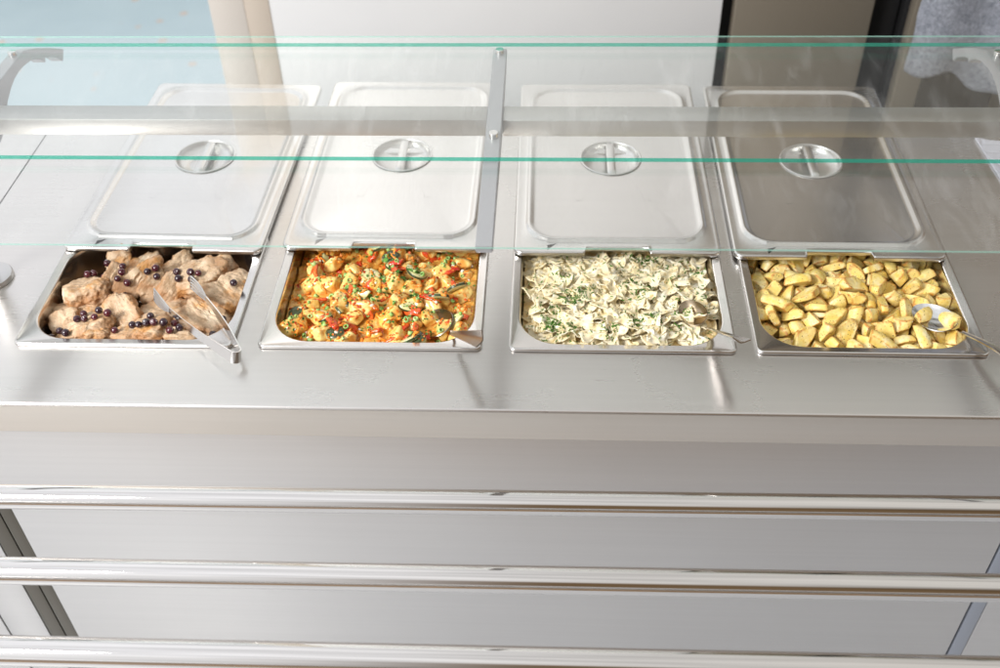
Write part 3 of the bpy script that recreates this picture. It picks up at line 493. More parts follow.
bm = bmesh.new(); extrude_poly(bm, [(-.0272, .2172), (-.015, .2172), (-.0272, .200)], 1, 1.3215, 1.3245)
for x in (-.812, .955):
    bm = bmesh.new(); tube(bm, [(x - .022, 1.252, .002), (x - .022, 1.252, .14), (x - .012, 1.28, .20), (x, 1.33, .215)], .0135, 28)
    p_ = part('post', bm, M['satin'], 50)
    bm = bmesh.new(); rows = disc_lathe(bm, [(.0155, .0085), (.028, .0085), (.0335, .0075), (.0352, .005), (.0352, .0004)], 48, (x - .022, 1.252))
    for v in bm.verts: v.co.x -= OX; v.co.y -= OY
    f_ = obj('flange', bm, M['satin'], p_, auto=40)
for x, y in ((-.0385, 1.512), (-.0375, 1.268), (-.812, 1.505), (.722, 1.505), (-.812, 1.268), (.722, 1.268)):
    bm = bmesh.new(); rows = disc_lathe(bm, [(.0068, .0), (.0068, .0070), (.0060, .0078), (.0042, .0078)], 24, (x, y)); bm.faces.new(rows[-1])
    for v in bm.verts: v.co.z += AZ + .0003
    part('glass_pad', bm, M['tool'], 40)
def pane(x0, x1, y0, y1, z0, z1):
    bm = B(x0, x1, y0, y1, z0, z1)
    for f in bm.faces:
        if abs(f.normal.z) < .5: f.material_index = 1
    return bm
bm = pane(-.90, .80, 1.014, 1.566, AZ + .0006, AZ + .0030); part('lower_glass', bm, [M['glass'], M['gedge2']])
bm = pane(-.90, .80, 1.1945, 1.519, AZ + .0085, AZ + .0145); part('glass_shelf', bm, [M['glass'], M['gedge']])

# ---------- utensils
def strip_solid(bm, pts, wv, thick, n_over=None):
    """sheet-metal strip following pts; wv = list of half-width vectors; thickness along the sheet normal"""
    pts = [Vector(p) for p in pts]; rows = []
    for i, p in enumerate(pts):
        t_ = (pts[min(i + 1, len(pts) - 1)] - pts[max(i - 1, 0)]).normalized(); w_ = Vector(wv[i]); nn = t_.cross(w_).normalized() * thick / 2
        rows.append([bm.verts.new(q) for q in (p - w_ - nn, p + w_ - nn, p + w_ + nn, p - w_ + nn)])
    for a, b in zip(rows, rows[1:]):
        for k in range(4): bm.faces.new((a[k], a[(k + 1) % 4], b[(k + 1) % 4], b[k]))
    bm.faces.new(rows[0][::-1]); bm.faces.new(rows[-1]); bmesh.ops.recalc_face_normals(bm, faces=bm.faces); return rows
def lerp(a, b, t_): return Vector(a) * (1 - t_) + Vector(b) * t_
def make_tongs():
    P0 = Vector((-.3945, 1.060, .019)); T1 = Vector((-.497, 1.224, .022)); T2 = Vector((-.558, 1.192, .020))
    root = tag(empty('serving_tongs', P0), 'open steel serving tongs with slotted ends resting on the meat and pan rim', 'tongs')
    up = Vector((.12, .28, .93)).normalized()
    ax = ((T1 + T2) / 2 - P0).normalized(); sd = up.cross(ax).normalized()   # sd points to one side of the pair
    if sd.dot(T1 - T2) < 0: sd = -sd
    for s, T in ((1, T1), (-1, T2)):
        bm = bmesh.new(); pts = []; ws = []
        for k in range(7):
            a = R(90 * k / 6); pts.append(P0 + ax * (.010 - .010 * math.cos(a)) + sd * s * .0085 * math.sin(a)); ws.append(up * .0090)
        st = pts[-1].copy(); neck = lerp(st, T, .74)
        for k in range(1, 13):
            u = k / 12; bow = sd * s * .004 * math.sin(u * math.pi)
            pts.append(lerp(st, neck, u) + bow); ws.append(up * (.0090 - .0048 * u))
        strip_solid(bm, pts, ws, .0016)
        for v in bm.verts: v.co -= P0
        a_ = obj('tong_arm', bm, M['tool'], root, auto=35)
        # slotted end: five slim fingers joined at the tip
        bm = bmesh.new(); d = (T - neck)
        for j in range(5):
            o_ = (j - 2) / 2
            q = [neck + d * u + up * (.0034 + .0062 * math.sin(min(1, u * 1.25) * math.pi * .55)) * o_ - sd * s * .007 * (u ** 2) for u in (0, .15, .35, .6, .85, 1)]
            tube(bm, q, [.0011, .0014, .0014, .0014, .0014, .0012], 8)
        q = [T - sd * s * .007 + up * z for z in (-.0095, -.005, 0, .005, .0095)]; tube(bm, q, .0012, 8)
        for v in bm.verts: v.co -= P0
        obj('slotted_end', bm, M['tool'], root, auto=60)
    return root
make_tongs()
def bowl_bm(L, W, D, n=14, m=28):
    """open spoon bowl: long axis x, rim near z=0, 1.2 mm sheet"""
    bm = bmesh.new(); rows = []
    for i in range(1, n + 1):
        r = i / n; rows.append([bm.verts.new((r * L * math.cos(2 * math.pi * k / m) * (1 - .10 * math.cos(2 * math.pi * k / m)), r * W * math.sin(2 * math.pi * k / m), -D * (1 - r ** 2.2))) for k in range(m)])
    bm.faces.new(rows[0])
    for a, b in zip(rows, rows[1:]):
        for k in range(m): bm.faces.new((a[k], a[(k + 1) % m], b[(k + 1) % m], b[k]))
    bmesh.ops.recalc_face_normals(bm, faces=bm.faces); bmesh.ops.solidify(bm, geom=bm.faces[:], thickness=.0012); return bm
def place_local(bm, loc, xdir, up):
    x = Vector(xdir).normalized(); z = Vector(up); z = (z - x * z.dot(x)).normalized(); y = z.cross(x)
    m = Matrix((x, y, z)).transposed().to_4x4(); m.translation = loc; bmesh.ops.transform(bm, matrix=m, verts=bm.verts); return bm
def channel_handle(a, b, w0, w1, up, depth0, depth1, n=14, sag=0.0):
    """tapering V-channel handle from a to b"""
    a, b = Vector(a), Vector(b); bm = bmesh.new(); rows = []
    for i in range(n + 1):
        u = i / n; p = a.lerp(b, u) + Vector(up) * (sag * math.sin(math.pi * u)); t_ = (b - a).normalized(); u_ = (Vector(up) - t_ * Vector(up).dot(t_)).normalized(); s = t_.cross(u_)
        w_ = w0 + (w1 - w0) * u ** 1.1; d_ = depth0 + (depth1 - depth0) * u
        rows.append([bm.verts.new(p + s * w_ * q - u_ * d_ * (1 - abs(q) ** 1.3)) for q in (-1, -.8, -.4, 0, .4, .8, 1)])
    for r0, r1 in zip(rows, rows[1:]):
        for k in range(6): bm.faces.new((r0[k], r0[k + 1], r1[k + 1], r1[k]))
    bmesh.ops.recalc_face_normals(bm, faces=bm.faces); bmesh.ops.solidify(bm, geom=bm.faces[:], thickness=.0016); return bm
def spoon(bc, neck, end, L, W, D, lab, bmat, hmat, w0, w1, up=(0, -.2, 1), hup=(.22, -.72, .64), dep=.006, sag=0, bup=(0, 0, 1)):
    root = tag(empty('serving_spoon', bc), lab, 'spoon')
    bc, neck, end = Vector(bc), Vector(neck), Vector(end)
    bm = bowl_bm(L, W, D); place_local(bm, bc, (neck - bc), bup)
    for v in bm.verts: v.co -= bc
    obj('bowl', bm, bmat, root, auto=50)
    bm = channel_handle(neck, end, w0, w1, hup, .001, dep, sag=sag)
    for v in bm.verts: v.co -= bc
    obj('handle', bm, hmat, root, auto=50); return root
spoon((-.124, 1.170, -.010), (-.101, 1.138, .000), (-.0505, 1.036, .082), .034, .026, .014, 'dark steel spoon stuck into the vegetable stew', M['tool_dark'], M['tool_dark2'] if 'tool_dark2' in M else M['tool'], .0035, .0125, bup=(-.35, -.25, 1))
spoon((.2545, 1.176, .009), (.272, 1.147, .008), (.2985, 1.046, .080), .026, .019, .012, 'steel spoon with flared handle stuck into the bow tie pasta', M['tool_brown'] if 'tool_brown' in M else M['tool'], M['tool'], .0035, .0125, bup=(-.3, -.3, 1))
spoon((.609, 1.184, -.002), (.634, 1.147, .004), (.690, 1.004, .036), .036, .025, .010, 'shiny steel tablespoon under the potatoes with its handle over the pan corner', M['tool'], M['tool'], .0034, .0098, bup=(-.1, -.2, 1), hup=(.1, -.3, 1), dep=.0022, sag=.012)

# ---------- food
def scaled(bm, k):
    for v in bm.verts: v.co *= k
    return bm
def bvh_of(objs):
    vs, fs = [], []
    for o in objs:
        b = len(vs); mw = o.matrix_basis
        vs += [mw @ v.co for v in o.data.vertices]; fs += [tuple(b + i for i in p.vertices) for p in o.data.polygons]
    return BVHTree.FromPolygons(vs, fs)
def hit(bv, x, y, z=.3):
    l, nn, i, d = bv.ray_cast(Vector((x, y, z)), Vector((0, 0, -1))); return (l, nn) if l else (None, None)
def in_pan(x, y, i, mrg=.006, ymax=1.42):
    hx = .147 - mrg; y0 = 1.113 + mrg; r = .057 - mrg
    dx = abs(x - PX[i])
    if dx > hx or y < y0 or y > ymax: return False
    if dx > hx - r and y < y0 + r: return (dx - hx + r) ** 2 + (y0 + r - y) ** 2 < r * r
    return True
def lab(o, label, cat, group): return tag(o, label, cat, group)

# roast potatoes
def specks(N, v, scale, size, keep):
    """small irregular specks: cells of a voronoi, only some of them, each with a ragged edge"""
    w_ = N.add('ShaderNodeTexVoronoi'); w_.inputs['Scale'].default_value = scale; N.link(v, w_.inputs['Vector'])
    sp = N.add('ShaderNodeSeparateColor'); N.link(w_.outputs['Color'], sp.inputs[0])
    d = N.math('ADD', w_.outputs['Distance'], N.math('MULTIPLY', N.math('SUBTRACT', N.noise(v, scale * 3, 2), .5), .25))
    return N.math('MULTIPLY', N.ramp(d, [(size, 1.), (size + .10, 0.)]), N.ramp(sp.outputs[0], [(keep, 1.), (keep + .02, 0.)]))
def potato_mat():
    N = NT('roast_potato'); v = N.coord(); r = N.rnd()
    vv = N.add('ShaderNodeVectorMath', operation='ADD'); N.link(v, vv.inputs[0]); N.link(r, vv.inputs[1]); v = vv.outputs[0]
    base = N.mix(N.ramp(N.noise(v, 70, 4, .65), [(.35, 0.), (.65, 1.)]), (.84, .62, .14), (.94, .82, .40))
    base = N.mix(N.ramp(r, [(.1, 0.), (.9, .5)]), base, (.86, .66, .16))
    base = N.mix(N.ramp(N.noise(v, 42, 3, .6), [(.54, 0.), (.68, .8)]), base, (.95, .87, .56))
    at = N.add('ShaderNodeAttribute'); at.attribute_name = 'edge'
    e = N.math('MULTIPLY', N.ramp(at.outputs['Fac'], [(.0, .15), (.7, 1.)]), N.ramp(N.noise(v, 60, 4, .7), [(.38, 0.), (.54, 1.)]))
    base = N.mix(N.math('MULTIPLY', e, .9), base, (.52, .20, .03))
    base = N.mix(N.math('MULTIPLY', specks(N, v, 330, .22, .22), .85), base, (.09, .05, .02))
    N.link(base, N.b.inputs['Base Color']); N.set(Roughness=.40, Subsurface_Weight=.12, Subsurface_Radius=(.006, .004, .0015), Subsurface_Scale=.4)
    N.b.inputs['Coat Weight'].default_value = .08; N.b.inputs['Coat Roughness'].default_value = .3
    p = N.bump(N.noise(v, 60, 3, .6), .5, .003); N.bump(N.noise(v, 260, 4, .65), .45, .0012, p); return N.m
M['potato'] = potato_mat()
def rotx(p, i): a = ROT[i]; return p
pot = []; protos = []
for i, (k, x, y, z, qw, qx, qy, qz) in enumerate(BAKE['potato']):
    if z > 200: continue
    loc = (PX[3] + x / 1e4, 1.118 + y / 1e4, z / 1e4 + .008)
    if loc[1] > 1.28: loc = (loc[0], loc[1], min(loc[2], -.022))
    q = Quaternion((qw, qx, qy, qz)).normalized()
    while len(protos) <= k: protos.append(None)
    if protos[k] is None:
        o = obj('potato_piece', potato_bm(k), M['potato'], None, auto=None); protos[k] = o; o.location = loc; o.rotation_mode = 'QUATERNION'; o.rotation_quaternion = q
    else: o = inst(protos[k], loc, q)
    lab(o, 'yellow roast potato piece with pepper specks in the rightmost pan', 'potato', 'roast potato pieces in the pan'); pot.append(o)

# bow tie pasta
def pasta_mat():
    N = NT('bow_tie_pasta'); v = N.coord(); r = N.rnd()
    vv = N.add('ShaderNodeVectorMath', operation='ADD'); N.link(v, vv.inputs[0]); N.link(r, vv.inputs[1]); v = vv.outputs[0]
    base = N.mix(N.ramp(N.noise(v, 60, 4, .6), [(.35, 0.), (.62, 1.)]), (.97, .82, .47), (.98, .94, .80))
    base = N.mix(N.math('MULTIPLY', r, .35), base, (.97, .83, .50))
    N.link(base, N.b.inputs['Base Color']); N.set(Roughness=.42)
    N.bump(N.noise(v, 120, 3, .6), .25, .0012)
    tl = N.add('ShaderNodeBsdfTranslucent'); tl.inputs['Color'].default_value = (.97, .84, .55, 1); mx = N.add('ShaderNodeMixShader'); mx.inputs[0].default_value = .14
    N.link(N.b.outputs[0], mx.inputs[1]); N.link(tl.outputs[0], mx.inputs[2]); N.link(mx.outputs[0], N.out.inputs[0]); return N.m
M['pasta'] = pasta_mat()
pas = []; protos = []
for i, (k, x, y, z, qw, qx, qy, qz) in enumerate(BAKE['pasta']):
    if z > 250 or abs(x) > 1440 or y < 40 or y > 2200: continue
    loc = (PX[2] + x / 1e4, 1.117 + y / 1e4, z / 1e4 + PASTA_DZ + PASTA_HEAP * (1 - ((x / 1460) ** 2)))
    if not in_pan(loc[0], loc[1], 2, .016, 1.5): continue
    if loc[1] > 1.275: loc = (loc[0], loc[1], min(loc[2], -.018))
    q = Quaternion((qw, qx, qy, qz)).normalized()
    up_ = q @ Vector((0, 0, 1)); tgt = Vector((0, 0, 1)) if up_.z >= 0 else Vector((0, 0, -1)); fix = up_.rotation_difference(tgt); q = Quaternion().slerp(fix, .5) @ q
    while len(protos) <= k: protos.append(None)
    if protos[k] is None:
        o = obj('bow_tie_pasta', scaled(farfalle_bm(k), 1.13), M['pasta'], None, auto=None); protos[k] = o; o.location = loc; o.rotation_mode = 'QUATERNION'; o.rotation_quaternion = q
    else: o = inst(protos[k], loc, q)
    lab(o, 'cream bow tie pasta piece with dill in the third pan from the left', 'pasta', 'bow tie pasta pieces in the pan'); pas.append(o)
def bed(name, cx, y0, y1, z, amp, fr, mat, label, cat, hx=.144, seed=0, dome=0, ctr=1.2):
    """lumpy bed of food across the pan, a closed body down to the pan floor"""
    bm = bmesh.new(); nx, ny = 110, int(110 * (y1 - y0) / (2 * hx)); rows = []
    r = .055
    for j in range(ny + 1):
        row = []
        for i in range(nx + 1):
            x = -hx + 2 * hx * i / nx; y = y0 + (y1 - y0) * j / ny
            lim = hx
            if y < y0 + r: lim = hx - r + math.sqrt(max(0, r * r - (y0 + r - y) ** 2))
            x = x / hx * lim
            p = Vector((x, y, seed)) * fr
            h = z + amp * noise.fractal(p, 1, 2, 4) + amp * .6 * abs(noise.noise(p * 2.3)) + dome * (1 - (x / hx) ** 2)
            row.append(bm.verts.new((cx + x, y, h)))
        rows.append(row)
    for a, b in zip(rows, rows[1:]):
        for k in range(nx): bm.faces.new((a[k], a[k + 1], b[k + 1], b[k]))
    ring = rows[0] + [r_[-1] for r_ in rows[1:]] + rows[-1][-2::-1] + [r_[0] for r_ in rows[-2:0:-1]]
    low = [bm.verts.new((cx + (v.co.x - cx) * .96, y0 + .004 + (v.co.y - y0) * .97, -.064)) for v in ring]
    m = len(ring)
    for k in range(m): bm.faces.new((ring[k], low[k], low[(k + 1) % m], ring[(k + 1) % m]))
    bm.faces.new(low[::-1]); bmesh.ops.recalc_face_normals(bm, faces=bm.faces)
    return tag(obj(name, bm, mat, auto=None), label, cat, kind='stuff')
N = NT('cream_sauce'); v = N.coord(); N.link(N.ramp(N.noise(v, 60, 4), [(.35, (.74, .52, .22)), (.65, (.92, .78, .48))]), N.b.inputs['Base Color']); N.set(Roughness=.4); N.bump(N.noise(v, 120, 4), .8, .002); M['cream'] = N.m
pbed = bed('creamy_pasta_bed', PX[2], 1.117, 1.40, -.022, .007, 60, M['cream'], 'creamy sauce and pasta bits under the bow tie pasta', 'pasta', seed=3)

# vegetable stew
def veg_mat(name, cols, rough=.3, sc_=60, sss=.1, coat=.3, bumpk=.3, skin=None):
    N = NT(name); v = N.coord(); r = N.rnd()
    vv = N.add('ShaderNodeVectorMath', operation='ADD'); N.link(v, vv.inputs[0]); N.link(r, vv.inputs[1]); v = vv.outputs[0]
    base = N.mix(N.ramp(N.noise(v, sc_, 4, .6), [(.35, 0.), (.65, 1.)]), cols[0], cols[1])
    if len(cols) > 2: base = N.mix(N.math('MULTIPLY', r, .6), base, cols[2])
    if skin:
        at = N.add('ShaderNodeAttribute'); at.attribute_name = 'skin'; base = N.mix(at.outputs['Fac'], base, skin)
    N.link(base, N.b.inputs['Base Color']); N.set(Roughness=rough, Subsurface_Weight=sss, Subsurface_Radius=(.006, .003, .001), Subsurface_Scale=.4)
    N.b.inputs['Coat Weight'].default_value = coat; N.b.inputs['Coat Roughness'].default_value = .15
    N.bump(N.noise(v, sc_ * 2.2, 3), bumpk, .0012); return N.m
M['sauce'] = veg_mat('stew_sauce', [(.50, .19, .03), (.84, .54, .13), (.68, .34, .06)], .25, 130, .05, .4, 1.)
def glaze():
    m = veg_mat('stewed_potato', [(.86, .50, .07), (.90, .68, .22), (.90, .72, .34)], .24)
    t_ = m.node_tree; b_ = t_.nodes['Principled BSDF']; src = b_.inputs['Base Color'].links[0].from_socket
    N = NT.__new__(NT); N.m = m; N.t = t_; N.n = t_.nodes; N.b = b_
    v = N.coord(); k = N.ramp(N.noise(v, 75, 4, .65, .5), [(.46, 0.), (.58, .8)]); N.link(N.mix(k, src, (.80, .30, .03)), b_.inputs['Base Color']); return m
M['s_pot'] = glaze()
M['s_red'] = veg_mat('red_pepper', [(.62, .03, .01), (.82, .16, .03)], .2)
M['s_car'] = veg_mat('carrot', [(.80, .22, .02), (.88, .36, .04)], .3)
M['s_zuc'] = veg_mat('courgette', [(.60, .55, .22), (.76, .72, .40)], .3, skin=(.045, .06, .02))
M['s_oni'] = veg_mat('spring_onion', [(.30, .52, .10), (.62, .74, .32), (.10, .33, .05)], .35, 60, .1, .1, .1)
M['s_white'] = veg_mat('white_cheese', [(.82, .74, .55), (.90, .85, .70)], .4)
M['herb'] = veg_mat('chopped_herb', [(.05, .19, .02), (.16, .38, .05)], .5, 200, 0, 0, 0)
M['dill'] = veg_mat('chopped_dill', [(.07, .24, .02), (.22, .46, .07)], .5, 200, 0, 0, 0)
sbed = bed('stew_sauce', PX[1], 1.115, 1.45, -.027, .007, 38, M['sauce'], 'orange brown stew sauce between the vegetables', 'sauce', seed=1, dome=.006)
rnd = random.Random(11)
def scatter(protos, n, i, bvs, lab_, cat, grp, sink, name, minr, tilt=.5, smin=.8, smax=1.2, pts=None, existing=None, ymax=1.40, mrg=.01, align=0.):
    out = []; used = list(existing or []); tries = 0
    P = list(pts or [])
    while (P or len(out) < n) and tries < 20000:
        tries += 1
        if P: x, y = P.pop(0)
        else:
            x = PX[i] + rnd.uniform(-.146, .146); y = rnd.uniform(1.112, ymax)
            if any((x - a) ** 2 + (y - b) ** 2 < minr ** 2 for a, b in used): continue
        if not in_pan(x, y, i, mrg, ymax): continue
        l, nn = hit(bvs, x, y)
        if not l: continue
        used.append((x, y)); s = rnd.uniform(smin, smax)
        q = Euler((rnd.uniform(-tilt, tilt), rnd.uniform(-tilt, tilt), rnd.uniform(0, 6.28))).to_quaternion()
        if align: q = Vector((0, 0, 1)).rotation_difference(nn.lerp(Vector((0, 0, 1)), 1 - align).normalized()) @ q
        k = rnd.randrange(len(protos)); pr = protos[k]
        if isinstance(pr, tuple):
            o = obj(name, pr[0], pr[1], None, auto=None); protos[k] = o; o.location = (x, y, l.z - sink * s); o.rotation_mode = 'QUATERNION'; o.rotation_quaternion = q; o.scale = (s,) * 3
        else: o = inst(pr, (x, y, l.z - sink * s), q, s)
        lab(o, lab_, cat, grp); out.append(o)
    return out, used
def lazy(fn, seeds, mat): return [(fn(s), mat) for s in seeds]
def spot_bm(s):
    r_ = random.Random(s + 50); a, b, c = r_.uniform(.012, .018), r_.uniform(.009, .0135), r_.uniform(.006, .010)
    f = [(0, 0, 1, .0062), (1, .2, .1, a * .60), (-.9, .3, 0, a * .66), (0, 1, .2, .0078), (.1, -1, .1, .0082)]
    f = [(x + r_.uniform(-.25, .25), y + r_.uniform(-.25, .25), z + r_.uniform(-.2, .2), d * r_.uniform(.85, 1.2)) for x, y, z, d in f]
    return chunk_bm(s, a, b, c, 5, 4, 24, .07, f)
def pepper_bm(s):
    r_ = random.Random(s + 90); bm = bmesh.new(); L_, W_ = r_.uniform(.008, .019), r_.uniform(.003, .0065); cv = r_.uniform(.3, 1.2); rows = []
    for i in range(13):
        u = -1 + 2 * i / 12; wv = W_ * (1 - .25 * u * u) * (1 + .15 * math.sin(u * 5 + s)); rows.append([bm.verts.new((u * L_, v_ * wv, -cv * L_ * .35 * u * u - .25 * W_ * v_ * v_ + .0006 * math.sin(u * 9 + v_ * 3))) for v_ in (-1, -.5, 0, .5, 1)])
    for a, b in zip(rows, rows[1:]):
        for k in range(4): bm.faces.new((a[k], a[k + 1], b[k + 1], b[k]))
    bmesh.ops.recalc_face_normals(bm, faces=bm.faces); bmesh.ops.solidify(bm, geom=bm.faces[:], thickness=.0022); return bm
def carrot_bm(s):
    r_ = random.Random(s + 130); bm = bmesh.new(); a = r_.uniform(.004, .011); q = [Vector((u * a, .002 * math.sin(u * 2 + s), .0018 * math.cos(u * 2.5 + s))) for u in (-1, -.6, -.2, .2, .6, 1)]
    tube(bm, q, [r_.uniform(.0011, .0026) for _ in q], 7); return bm
def zuc_bm(s):
    r_ = random.Random(s + 170); bm = bmesh.new(); rad = r_.uniform(.011, .016); th = .0055; n_ = 22; a1 = R(r_.uniform(170, 250)) if s % 3 else R(359)
    lay = bm.verts.layers.float.new('skin')
    for z_, in ((0,),): pass
    rows = []
    prof = [(.0, th / 2), (.45, th / 2 + .0004), (.86, th / 2), (.97, th / 2 - .0006), (1.0, th / 4), (1.0, -th / 4), (.97, -th / 2 + .0006), (.86, -th / 2), (0, -th / 2)]
    for k in range(n_ + 1):
        a = a1 * k / n_; row = []
        for rr_, zz in prof:
            wob = 1 + .05 * math.sin(a * 3 + s); v = bm.verts.new((rad * rr_ * math.cos(a) * wob, rad * rr_ * math.sin(a) * wob, zz)); v[lay] = 1. if rr_ > .99 else 0.; row.append(v)
        rows.append(row)
    for a, b in zip(rows, rows[1:]):
        for k in range(len(prof) - 1): bm.faces.new((a[k], a[k + 1], b[k + 1], b[k]))
    bm.faces.new(rows[0][::-1]); bm.faces.new(rows[-1]); bmesh.ops.remove_doubles(bm, verts=bm.verts, dist=1e-5); bmesh.ops.recalc_face_normals(bm, faces=bm.faces); return bm
def skinpiece_bm(s):
    bm = chunk_bm(s + 300, .014, .012, .006, 3, 3, 14, .05, [(0, 0, 1, .0042), (1, .1, 0, .0095), (0, 1, .1, .0095)]); lay = bm.verts.layers.float.new('skin')
    for v in bm.verts: v[lay] = 1. if v.co.z > .0022 else 0.
    return bm
def onion_bm(s):
    r_ = random.Random(s + 210); bm = bmesh.new(); ro = r_.uniform(.0024, .0046); ri = ro * r_.uniform(.45, .68); h_ = r_.uniform(.0015, .0038); rows = []
    sq = r_.uniform(.7, 1)
    for k in range(14):
        a = 2 * math.pi * k / 14; c_, s_ = math.cos(a), math.sin(a) * sq
        rows.append([bm.verts.new((p * c_, p * s_, z_)) for p, z_ in ((ro, -h_), (ro * 1.02, 0), (ro, h_), (ri, h_), (ri, -h_))])
    for i in range(14):
        a, b = rows[i], rows[(i + 1) % 14]
        for k in range(5): bm.faces.new((a[k], a[(k + 1) % 5], b[(k + 1) % 5], b[k]))
    bmesh.ops.recalc_face_normals(bm, faces=bm.faces); return bm
S_POT = [(-.306, 1.311), (-.306, 1.259), (-.320, 1.221), (-.279, 1.225), (-.329, 1.268), (-.294, 1.150), (-.252, 1.182), (-.299, 1.184), (-.331, 1.296), (-.208, 1.295), (-.172, 1.256), (-.128, 1.300), (-.137, 1.215), (-.197, 1.193), (-.188, 1.224), (-.262, 1.125), (-.352, 1.225), (-.088, 1.209), (-.232, 1.262), (-.165, 1.215), (-.215, 1.15), (-.206, 1.325), (-.09, 1.30), (-.34, 1.165), (-.155, 1.29)]
s_all = [sbed]
bv = bvh_of([sbed])
a_, used = scatter(lazy(spot_bm, range(9), M['s_pot']), 60, 1, bv, 'soft yellow potato chunk in the vegetable stew', 'potato chunk', 'potato chunks in the stew', -.0035, 'potato_chunk', .025, .7, 1.05, 1.85, pts=S_POT, mrg=.017)
s_all += a_; bv = bvh_of(s_all)
a_, u2 = scatter(lazy(zuc_bm, range(5), M['s_zuc']), 15, 1, bv, 'half round courgette slice with dark green skin in the stew', 'courgette slice', 'courgette slices in the stew', -.002, 'courgette_slice', .032, .9, .9, 1.3, pts=[(-.100, 1.250), (-.093, 1.165), (-.35, 1.30), (-.20, 1.30), (-.30, 1.125), (-.16, 1.13)], mrg=.016)
s_all += a_
a_, u3 = scatter([(skinpiece_bm(1), M['s_zuc']), (skinpiece_bm(2), M['s_zuc'])], 5, 1, bv, 'flat dark green courgette skin piece on the stew', 'courgette piece', 'dark courgette pieces in the stew', -.003, 'courgette_piece', .06, .2, 1., 1.3, pts=[(-.262, 1.224), (-.149, 1.130), (-.34, 1.20)], mrg=.014)
s_all += a_; bv = bvh_of(s_all)
a_, _ = scatter(lazy(pepper_bm, range(9), M['s_red']), 90, 1, bv, 'red pepper strip in the vegetable stew', 'pepper strip', 'red pepper strips in the stew', .0012, 'pepper_strip', .014, .6, .9, 1.7, pts=[(-.262, 1.259), (-.197, 1.175), (-.206, 1.321), (-.148, 1.257), (-.185, 1.135), (-.218, 1.15), (-.231, 1.192), (-.11, 1.18)], align=.6, mrg=.021)
s_all += a_; bv = bvh_of(s_all)
a_, _ = scatter(lazy(carrot_bm, range(9), M['s_car']), 190, 1, bv, 'orange carrot shred in the vegetable stew', 'carrot shred', 'carrot shreds in the stew', .0002, 'carrot_shred', .004, .5, .8, 1.3, align=.8)
s_all += a_
a_, _ = scatter([(chunk_bm(k + 500, .0035, .003, .0022, 0, 2, 8, .25), M['s_white']) for k in range(4)], 40, 1, bv, 'small white crumb on the vegetable stew', 'crumb', 'white crumbs on the stew', 0, 'white_crumb', .008, .5, .5, 1.1)
s_all += a_; bv = bvh_of(s_all)
a_, _ = scatter(lazy(onion_bm, range(8), M['s_oni']), 130, 1, bv, 'green spring onion ring on the vegetable stew', 'onion ring', 'spring onion rings on the stew', -.001, 'onion_ring', .006, .9, .75, 1.25, align=.7)
def flecks(name, bv, i, n, mat, label, cat, size, clusters, spread, seed, needle=False, ymax=1.36, lift=.0004):
    r_ = random.Random(seed); bm = bmesh.new(); c = 0
    while c < n:
        if clusters and r_.random() < spread:
            cx, cy, s_ = r_.choice(clusters); x = r_.gauss(cx, s_); y = r_.gauss(cy, s_)
        else: x = PX[i] + r_.uniform(-.146, .146); y = r_.uniform(1.113, ymax)
        c += 1
        if not in_pan(x, y, i, .004, ymax): continue
        l, nn = hit(bv, x, y)
        if not l: continue
        nn = (nn + Vector([r_.uniform(-.5, .5) for _ in range(3)])).normalized()
        if nn.z < 0: nn = -nn
        t_ = nn.orthogonal().normalized(); t_.rotate(Quaternion(nn, r_.uniform(0, 6.28))); b_ = nn.cross(t_); p = l + nn * (lift + r_.uniform(0, .0008)); s_ = size * r_.uniform(.5, 1.5)
        if needle:
            w_ = .24; k_ = r_.uniform(-.4, .4); pts = [(-1, -w_, 0), (0, -w_ + k_ * .3, .25), (1, -w_ * .3 + k_, 0), (1, w_ * .3 + k_, 0), (0, w_ + k_ * .3, .25), (-1, w_, 0)]
        else:
            m_ = r_.randint(4, 6); pts = [(math.cos(6.28 * k / m_) * r_.uniform(.6, 1.2), math.sin(6.28 * k / m_) * r_.uniform(.4, 1), r_.uniform(-.2, .25)) for k in range(m_)]
        vs = [bm.verts.new(p + t_ * a * s_ + b_ * b * s_ + nn * c_ * s_) for a, b, c_ in pts]; bm.faces.new(vs)
    bmesh.ops.solidify(bm, geom=bm.faces[:], thickness=.00025)
    return tag(obj(name, bm, mat, smooth=False, auto=None), label, cat, kind='stuff')
s_all += a_; bv = bvh_of(s_all)
flecks('grated_vegetable_bits', bv, 1, 900, M['s_car'], 'finely grated orange vegetable bits all over the stew', 'vegetable bits', .0024, [], 0, 15, lift=.0002, needle=False)
flecks('red_vegetable_bits', bv, 1, 300, M['s_red'], 'finely chopped red vegetable bits all over the stew', 'vegetable bits', .0024, [], 0, 16, lift=.0002)
flecks('chopped_herbs', bv, 1, 700, M['herb'], 'chopped green herbs sprinkled over the vegetable stew', 'herbs', .0019, [(-.24, 1.285, .018), (-.18, 1.29, .02), (-.17, 1.245, .016), (-.23, 1.235, .016), (-.16, 1.20, .014), (-.25, 1.22, .01), (-.34, 1.15, .012), (-.13, 1.17, .02)], .62, 5)
flecks('parsley_leaves', bv, 1, 26, M['herb'], 'larger parsley leaves lying on the vegetable stew', 'parsley', .0052, [(-.205, 1.262, .02), (-.185, 1.285, .015)], .7, 8, lift=.001)

bv = bvh_of(pas + [pbed])
def w3(px, py): return None
DILL = [(PX[2] + a, b, s) for a, b, s in DILLC]
flecks('chopped_dill', bv, 2, 2100, M['dill'], 'chopped dill sprinkled over the bow tie pasta', 'dill', .0024, DILL, .6, 6, needle=True)
flecks('pasta_crumbs', bv, 2, 1100, M['pasta'], 'small cream sauce crumbs clinging to the bow tie pasta', 'sauce crumbs', .0024, [], 0, 7)

